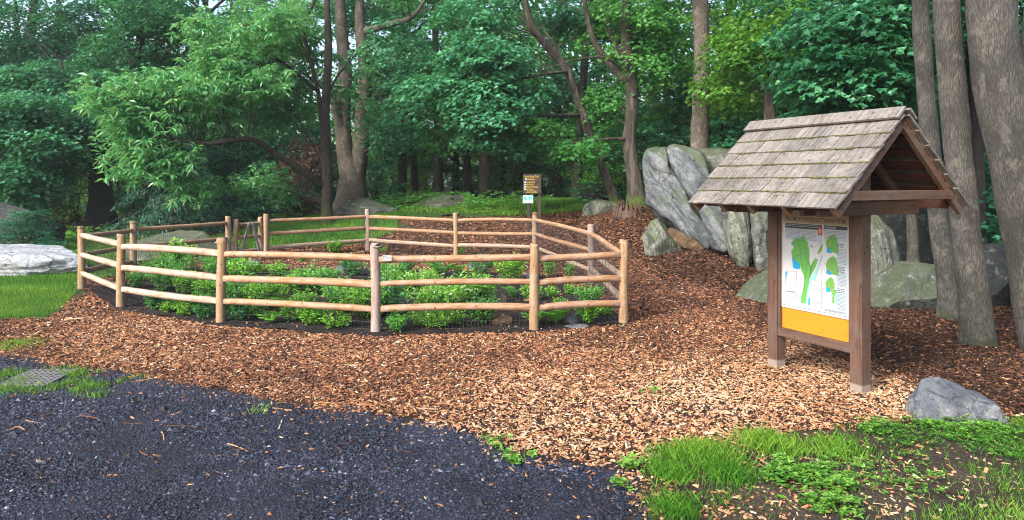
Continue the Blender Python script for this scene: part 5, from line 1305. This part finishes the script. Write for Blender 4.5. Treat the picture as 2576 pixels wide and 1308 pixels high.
# ------------------------------------------------------------------ garden plants and stones
def proto_shrub(seed, H, R_, ns, leaf, L, W, per, name, flowers=False, spread=.5):
    global rng
    keep = rng; rng = np.random.default_rng(seed)
    root = thing(name, 'x', 'plant'); mb = MB(); lf = MB(); fl = MB()
    for i in range(ns):
        a = rng.uniform(0, 6.28); rr = R_ * math.sqrt(rng.random()); h = H * rng.uniform(.6, 1.0) * (1 - .3 * rr / R_)
        p = np.array([math.cos(a)*rr*.3, math.sin(a)*rr*.3, -.02]); q = np.array([math.cos(a)*rr, math.sin(a)*rr, h]); mid = (p + q)/2 + [0, 0, .1*H]
        V, Fc = tube([p, mid, q], [.006, .005, .003], 4, 5, cap=False); mb.add(V, Fc)
        C_ = catmull(np.array([p, mid, q]), 20); t = (rng.uniform(.2, 1, per) * 19).astype(int)
        az = rng.uniform(0, 6.28, per); pt = rng.normal(.1, .4, per)
        dv = np.stack([np.cos(az)*np.cos(pt), np.sin(az)*np.cos(pt), np.sin(pt)], 1)
        pos = C_[t] + dv * rng.uniform(.01, .07, per)[:, None] * (H / .5)
        V, Fq = quad_leaves(pos, dv, np.array([0,0,1.0]) + rng.normal(0, .3, (per, 3)), L * rng.uniform(.6, 1.2, per), W * rng.uniform(.7, 1.2, per), .15, .5)
        lf.add(V, Fq, np.repeat(np.clip(rng.normal(.45, .16, per) + .25 * (t / 19 - .5), 0, 1), 4))
        if flowers and rng.random() < .6:
            m = 26; tt = rng.random(m); e = np.array([math.cos(a)*.5, math.sin(a)*.5, .6])
            pos = q + e * tt[:, None] * .14 - np.stack([0*tt, 0*tt, tt*tt*.06], 1); dv = rand_unit(m)
            V, Fq = quad_leaves(pos, dv, rand_unit(m), np.full(m, .016), np.full(m, .011)); fl.add(V, Fq, np.repeat(rng.uniform(.2, 1, m), 4))
    mb.build('stems', M['bark_brown'], root, True); lf.build('foliage', leaf, root)
    if flowers: fl.build('blossom', M['flower'], root)
    rng = keep; return root
def proto_fern(seed, Ln, nf, leaf, name):
    global rng
    keep = rng; rng = np.random.default_rng(seed); root = thing(name, 'x', 'fern')
    lf = MB(); mb = MB()
    for i in range(nf):
        a = i / nf * 6.28 + rng.normal(0, .25); up = rng.uniform(.55, 1.1); l = Ln * rng.uniform(.75, 1.1)
        e = np.array([math.cos(a)*math.cos(up), math.sin(a)*math.cos(up), math.sin(up)])
        C_ = catmull(np.array([[0,0,0], e * l * .6, e * l + np.array([math.cos(a)*.12*l, math.sin(a)*.12*l, -.18*l])]), 24)
        V, Fc = tube(C_[::5], [.004, .003, .002], 4, 6, cap=False); mb.add(V, Fc)
        s = np.array([-math.sin(a), math.cos(a), 0])
        for sg in (-1, 1):
            k = np.arange(3, 24); t = k / 23.; ll = .3 * Ln * np.sin(np.pi * np.clip(t * .95 + .1, 0, 1)) ** .8 + .01
            dv = s * sg + (C_[k] - C_[k-1]) / np.linalg.norm(C_[k] - C_[k-1], axis=1)[:, None] * .45 + rng.normal(0, .06, (21, 3))
            V, Fq = quad_leaves(C_[k], dv, np.array([0,0,1.0]) + rng.normal(0, .12, (21, 3)), ll, np.full(21, Ln * .075), .1, .3); lf.add(V, Fq, np.repeat(np.clip(rng.normal(.5, .1, 21), 0, 1), 4))
    mb.build('stems', M['g_mid'], root, True); lf.build('fronds', leaf, root); rng = keep; return root
PR = {'s0': proto_shrub(301, .62, .32, 26, M['g_mid'], .07, .042, 34, 'garden_shrub'), 's1': proto_shrub(302, .6, .34, 28, M['g_bright'], .065, .045, 34, 'garden_shrub'),
      's2': proto_shrub(303, .6, .36, 28, M['g_bright'], .07, .03, 30, 'flowering_shrub', True), 's3': proto_shrub(304, .55, .3, 22, M['g_dark'], .065, .04, 32, 'garden_shrub'),
      't0': proto_shrub(305, .6, .14, 9, M['g_mid'], .06, .032, 30, 'tall_perennial'), 'p0': proto_shrub(306, .3, .2, 14, M['g_bright'], .06, .02, 22, 'low_perennial'),
      'f0': proto_fern(307, .5, 11, M['g_bright'], 'fern'), 'f1': proto_fern(308, .42, 9, M['g_mid'], 'fern')}
LB = {'s0': ('mid green leafy shrub in the dense planting inside the fence', 'mid green garden shrubs'), 's1': ('bright yellow green leafy shrub in the fenced garden', 'bright garden shrubs'),
      's2': ('shrub with pale flower spikes in the middle of the fenced garden', 'flowering garden shrubs'), 's3': ('dark green rounded shrub in the fenced garden', 'dark garden shrubs'),
      't0': ('slim upright leafy stems on bare soil in the fenced garden', 'upright perennials'), 'p0': ('low tuft of narrow leaves on the dark garden soil', 'low garden perennials'),
      'f0': ('bright green fern with arching fronds in the fenced garden', 'bright garden ferns'), 'f1': ('mid green fern with arching fronds in the fenced garden', 'mid green garden ferns')}
HT = {'s0': .62, 's1': .6, 's2': .6, 's3': .55, 't0': .6, 'p0': .3, 'f0': .48, 'f1': .4}
pu = {}
def plant(px, py, hpx, k, label=None, d=None, wide=1.0):
    if d is None: x, y = ground_hit(px, py)
    else: x, y = at(px, d)
    s = hpx * y / F / HT[k]; loc = (x, y, tz(x, y) + .012); rz = rng.uniform(0, 6.28); sc_ = (s*wide, s*wide, s)
    if k not in pu: o = PR[k]; o.location = loc; o.rotation_euler = (0, 0, rz); o.scale = sc_; o['label'] = label or LB[k][0]; o['group'] = LB[k][1]
    else: o = dup(PR[k], loc, rz, sc_, label or LB[k][0], LB[k][1])
    if label and 'group' in o: del o['group']
    pu[k] = 1; return o
for k_, (l_, g_) in LB.items(): PR[k_]['label'] = l_; PR[k_]['group'] = g_
SINGLES = [(1212,694,58,'s3','rounded dark shrub beside the tan stones at the back right of the garden'),(1288,712,80,'s1','bright bushy shrub at garden back, just left of the second front post from right'),(1383,700,70,'t0','tall leafy stems standing alone right of the second front post from right'),
 (1432,700,52,'t0','thin leafy stems between the last two front posts, near the right rails'),(1482,775,75,'s0','rounded shrub on dark stems near the right corner post'),(1388,752,42,'p0','tuft of strap leaves on bare soil left of the rounded corner shrub'),(1432,742,36,'p0','small leafy tuft below the thin stems near the right rails'),
 (1408,775,34,'p0','star shaped tuft of narrow leaves in front of the corner shrub'),(1108,700,60,'f1','tall fern with lacy fronds in the open soil at the garden middle'),(1082,704,36,'f0','small fern left of the tall lacy fern in open soil'),(1152,688,34,'f0','small bright fern right of the tall lacy fern'),
 (1291,752,42,'f1','thin bluish fern on bare soil left of the right front posts'),(1398,818,62,'f0','bright feathery fern on the front edge between the last two posts'),(1347,818,48,'f0','bright fern at the foot of the second front post from right'),(1476,815,62,'s1','light green shrub by the grey stone at the front right'),
 (840,640,44,'s1','round bright shrub beyond the garden close to the far rails'),(700,705,52,'s1','bright shrub right of the second front post, near the back of the garden'),(655,690,40,'f0','fern near the left back of the bed in front of the gate'),(785,712,48,'f1','fern in the row at the back middle of the garden'),(828,705,46,'f0','bright upright fern left of the grey front post'),
 (1212,815,88,'s0','leafy shrub at the front edge left of the second front post from right'),(680,815,42,'f0','low bright fern on the front edge right of the second front post'),(640,650,40,'t0','tall leafy stems near the gate at the garden back'),(1158,640,30,'p0','small weed tuft at the foot of the far middle rails')]
for (px, py, hh, k, l) in SINGLES: plant(px, py, hh, k, l)
for (px, py, hh, k) in [(352,720,62,'s0'),(395,700,80,'s0'),(440,688,85,'s1'),(480,700,80,'t0'),(520,690,75,'t0'),(545,700,70,'s0'),(420,735,95,'s0'),(400,775,55,'s3'),(455,790,55,'p0'),(500,785,70,'s0'),(515,800,50,'s3'),(430,790,40,'p0'),(560,690,60,'f1'),
 (610,720,80,'s1'),(700,748,62,'p0'),(760,750,66,'s1'),(770,790,70,'s1'),(850,750,66,'s2'),(520,755,70,'s1'),(880,770,60,'p0'),(590,750,64,'s1'),(720,790,60,'f0'),(470,745,66,'s1'),(1105,750,66,'s2'),(1140,820,50,'p0'),(800,745,85,'s0'),(620,770,90,'s0'),(670,780,90,'s1'),(870,795,95,'s0'),(915,800,100,'s1'),(600,805,70,'s3'),(640,800,60,'p0'),(740,810,60,'p0'),(790,822,60,'s1'),(850,825,60,'p0'),(900,700,60,'s3'),(740,705,40,'f1'),(580,775,70,'s0'),
 (975,740,85,'s0'),(1010,745,80,'s2'),(1060,745,80,'s2'),(985,790,100,'s3'),(1080,790,95,'s2'),(1125,790,95,'s2'),(1165,780,100,'s0'),(1195,770,95,'s1'),(960,700,50,'s0'),(1000,705,50,'s0'),(1100,825,60,'s2'),(1055,825,60,'s2'),(1000,830,65,'s0'),(1020,690,45,'s3'),(1340,755,50,'p0'),(1510,800,40,'p0'),(1500,690,20,'p0'),(870,660,30,'p0'),(760,660,30,'p0'),(960,640,20,'p0'),(1230,760,60,'t0')]:
    plant(px + rng.normal(0, 4), py + rng.normal(0, 3), hh * rng.uniform(.9, 1.1), k, None, None, rng.uniform(.95, 1.2))

def gstone(name, px, py, wpx, hpx, mat, seed, label):
    x, y = ground_hit(px, py); s = y / F
    rock(name, label, (x, y + .05, tz(x, y) + hpx*s*.25), (wpx*s*.5, wpx*s*.36, hpx*s*.6), seed, mat, rng.uniform(-.4, .4), 9, .66, 3, .06)
for (px, py, w_, h_, m_, l_) in ((988,690,46,32,'rock_tan','square tan stone right of the grey front post'),(1110,672,34,18,'rock_tan','low tan stone at the back middle of the garden bed'),(1190,722,36,22,'rock_tan','tan stone left of a pointed stone in the garden'),(1232,724,30,28,'rock_tan','pointed tan stone below the dark rounded shrub'),(1340,702,40,30,'rock_fore','grey stone behind the second front post from right'),
    (1192,676,36,22,'rock_fore','pale grey stone at the back right of the garden bed'),(1262,768,28,34,'rock_tan','upright tan stone on bare soil in the right half'),(1262,818,56,30,'rock_brown','flat brown stone at the front edge beside the leafy shrub'),(1442,816,44,34,'rock_fore','blue grey stone near the front right of the garden'),(1450,828,70,10,'rock_fore','flat pale stone on the front edge near the corner post'),
    (858,690,38,26,'rock_fore','grey stone among ferns at the back of the garden'),(640,668,50,18,'rock_fore','grey flat stone near the gate side of the garden'),(1290,690,28,16,'rock_tan','small tan stone behind the bright bushy shrub')):
    gstone('garden_stone', px, py, w_, h_, M[m_], px, l_)

# ------------------------------------------------------------------ thin damp air in the woods
hm = bpy.data.materials.new('haze'); hm.use_nodes = True; ht = hm.node_tree; ht.nodes.clear()
ho = ht.nodes.new('ShaderNodeOutputMaterial'); hv = ht.nodes.new('ShaderNodeVolumePrincipled')
hv.inputs['Color'].default_value = (0.82, 0.92, 0.96, 1); hv.inputs['Density'].default_value = 0.0006; hv.inputs['Anisotropy'].default_value = 0.2
ht.links.new(hv.outputs[0], ho.inputs['Volume'])
mb = MB(); mb.add(box(-225, 225, -65, 265, -1.2, 22), BOXF); tag(mb.build('haze', hm), kind='stuff')
sc.cycles.volume_bounces = 0
sc.cycles.use_denoising = True; sc.cycles.denoiser = 'OPENIMAGEDENOISE'; sc.cycles.denoising_input_passes = 'RGB_ALBEDO_NORMAL'; sc.cycles.denoising_prefilter = 'ACCURATE'
